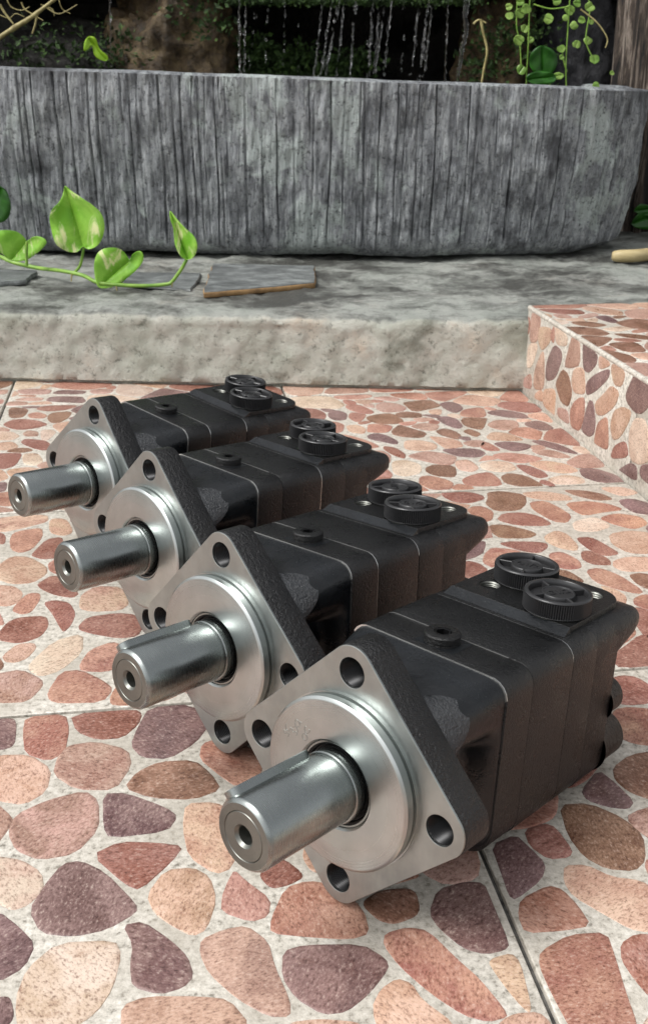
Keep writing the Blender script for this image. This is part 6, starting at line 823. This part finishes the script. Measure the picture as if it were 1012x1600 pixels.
    mb = MB().lathe([(4.45, 51.88), (3.4, 51.7)], 6, 'z', (-1, 68, 0)).lathe([(3.4, 51.7), (3.4, 48)], 6, 'z', (-1, 68, 0), cap1=True); MESH['hex_socket'] = mb.build('hex_socket', 30, SC)
    # knurled plastic port cap (origin at its centre, base at z = 0)
    N = 176; out = []
    def kn(z, d): return [((17.5 + (d * 1.7 if k % 2 else -d * .3)) * math.cos(2*math.pi*k/N), (17.5 + (d * 1.7 if k % 2 else -d * .3)) * math.sin(2*math.pi*k/N), z) for k in range(N)]
    def cr(r, z): return [(r * math.cos(2*math.pi*k/N), r * math.sin(2*math.pi*k/N), z) for k in range(N)]
    MESH['cap_ring'] = MB().loft([cr(15, -.2), cr(17, 0), kn(.5, .0), kn(.7, -.45), kn(8.7, -.45), kn(8.9, 0), cr(17.3, 9.5), cr(16.9, 9.8), cr(15.5, 9.8), cr(15.2, 9.5), cr(15.0, 6.0), cr(.5, 5.9)], True, True).build('port_cap', 45, SC)
    MESH['cap_collar'] = MB().lathe([(14, -.6), (16.5, -.6), (16.8, .4), (14, .6)], 64, 'z').build('cap_collar', 35, SC)
    MESH['hub'] = MB().lathe([(9.0, 5.5), (8.8, 8.7), (8.5, 9.1), (8.0, 9.2), (7.8, 8.7), (.5, 8.7)], 48, 'z', cap1=True).build('hub', 40, SC)
    MESH['spoke'] = MB().loft([[(8.6, -.65, z), (15.2, -.65, z), (15.2, .65, z), (8.6, .65, z)] for z in (5.5, 9.0)] + [[(8.6, -.4, 9.3), (15.2, -.4, 9.3), (15.2, .4, 9.3), (8.6, .4, 9.3)]]).build('spoke', None, SC)
    v, f = text_geo('G1/2', 6.4, .4); MESH['lettering'] = MB().add([(a, b, c + 8.85) for a, b, c in v], f).build('lettering', 40, SC)
    mb = MB()
    for s_, x, z, rot in (('SC', -29.5, 15, 75), ('5X2', -24, 19, 75), ('OC', -18, 18, 75)):
        v, f = text_geo(s_, 5.2, .05); ca, sa = math.cos(math.radians(rot)), math.sin(math.radians(rot))
        mb.add([(x + a * ca - b * sa, -7.5 - .03 + c, z + a * sa + b * ca) for a, b, c in v], f)
    MESH['stamp'] = mb.build('stamp', 40, SC)
    MESH['hex_plug'] = MB().lathe([(6.5, 176), (6.5, 184), (7.6, 184.1), (7.6, 189), (6.8, 190)], 6, 'y', (33, 0, 37), cap1=True).build('hex_plug', 20, SC)
motor_meshes()
def make_motor(mat4, label, key_angle, stamped, hexplug, cap_rot, seams):
    t = empty('hydraulic_motor'); t.matrix_world = mat4
    tag(t, label, 'hydraulic motor', 'hydraulic motors lined up on the tiles')
    P = lambda n, me, mt, par=t, loc=None: obj(n, MESH[me], MAT[mt], par, loc)
    fl = P('flange', 'flange', 'cast'); P('machined_face', 'machined_face', 'steel_face', fl); [P('bolt_hole', 'bolt_hole_%d' % q, 'bore', fl) for q in range(4)]
    pi_ = P('pilot_disc', 'pilot', 'steel_turned'); P('seal', 'seal', 'bore', pi_); P('retaining_ring', 'retaining_ring', 'steel_shaft', pi_)
    if stamped: P('stamp', 'stamp', 'steel_face', pi_)
    sh = P('shaft', 'shaft', 'steel_shaft'); P('shaft_end', 'shaft_end', 'steel_end', sh)
    k = P('key', 'key', 'steel_shaft', sh); k.rotation_euler = (0, math.radians(key_angle), 0)
    fh = P('front_housing', 'front_housing', 'paint_blue'); [P('casting_pad', 'casting_pad_%d' % q, 'raw', fh) for q in (1, -1)]
    hb = P('housing_band', 'housing_band', 'cast' if not stamped else 'paint'); P('seam', seams[0] + '_a', 'seam', hb)
    gp_ = P('gear_plate', 'gear_plate', 'paint'); P('seam', seams[1] + '_b', 'seam', gp_)
    sp_ = P('spacer_plate', 'spacer_plate', 'paint'); P('seam', seams[2] + '_c', 'seam', sp_)
    ph = P('port_housing', 'port_housing', 'paint'); P('seam', 'seam_d', 'paint_blue', ph); P('port_block', 'port_block', 'cast', ph)
    rc = P('rear_cover', 'rear_cover', 'cast')
    for n in 'abcde': P('rear_boss', 'rear_boss_' + n, 'cast', rc)
    if hexplug: P('hex_plug', 'hex_plug', 'paint', ph)
    pl = P('port_platform', 'port_platform', 'paint'); P('port_lip', 'port_lip', 'paint_blue', pl); [P('threaded_hole', 'threaded_hole_%d' % q, 'steel_end', pl) for q in (0, 1)]
    dp = P('drain_plug', 'drain_plug', 'paint'); P('hex_socket', 'hex_socket', 'bore', dp); P('plug_seat', 'plug_seat', 'paint_blue', dp)
    for (cx, cy), rot in zip(((-13.5, 161.5), (18.8, 140)), cap_rot):
        cp = P('port_cap', 'cap_ring', 'plastic', t, (cx * SC, cy * SC, .0499)); cp.rotation_euler = (0, 0, math.radians(rot))
        P('cap_collar', 'cap_collar', 'steel_end', cp); P('hub', 'hub', 'plastic', cp); P('lettering', 'lettering', 'plastic', cp)
        for q in range(4): s_ = P('spoke', 'spoke', 'plastic', cp); s_.rotation_euler = (0, 0, math.pi / 2 * q)
    return t
def pose(x, y, z, yaw, roll, tilt=.08335):
    # roll about the shaft axis, rear end tilted down, then turned about the vertical
    R1 = Matrix.Rotation(roll, 4, 'Y'); R2 = Matrix.Rotation(-tilt, 4, 'X'); R3 = Matrix.Rotation(-yaw, 4, 'Z')
    return Matrix.Translation((x * SC, y * SC, z * SC)) @ R3 @ R2 @ R1
make_motor(pose(10.55, 395.83, 68, .74152, -.01859), 'nearest black hydraulic motor, keyed steel shaft and stamped round pilot face', -45, True, False, (20, 62), ('arc', 'arc', 'arc'))
make_motor(pose(-55.81, 513.83, 68, .76097, -.06264), 'second nearest hydraulic motor, with a key along its shaft and plain pilot face', -42, False, False, (140, 40), ('arc', 'seam', 'arc'))
make_motor(pose(-116.45, 643.96, 68, .78837, -.01508), 'third hydraulic motor from the camera, smooth shaft without visible key', -105, False, True, (75, 10), ('seam', 'arc', 'seam'))
make_motor(pose(-178.81, 762.98, 68, .78592, .05839), 'farthest hydraulic motor of the row, next to the cement ledge', -105, False, True, (110, 200), ('seam', 'seam', 'arc'))
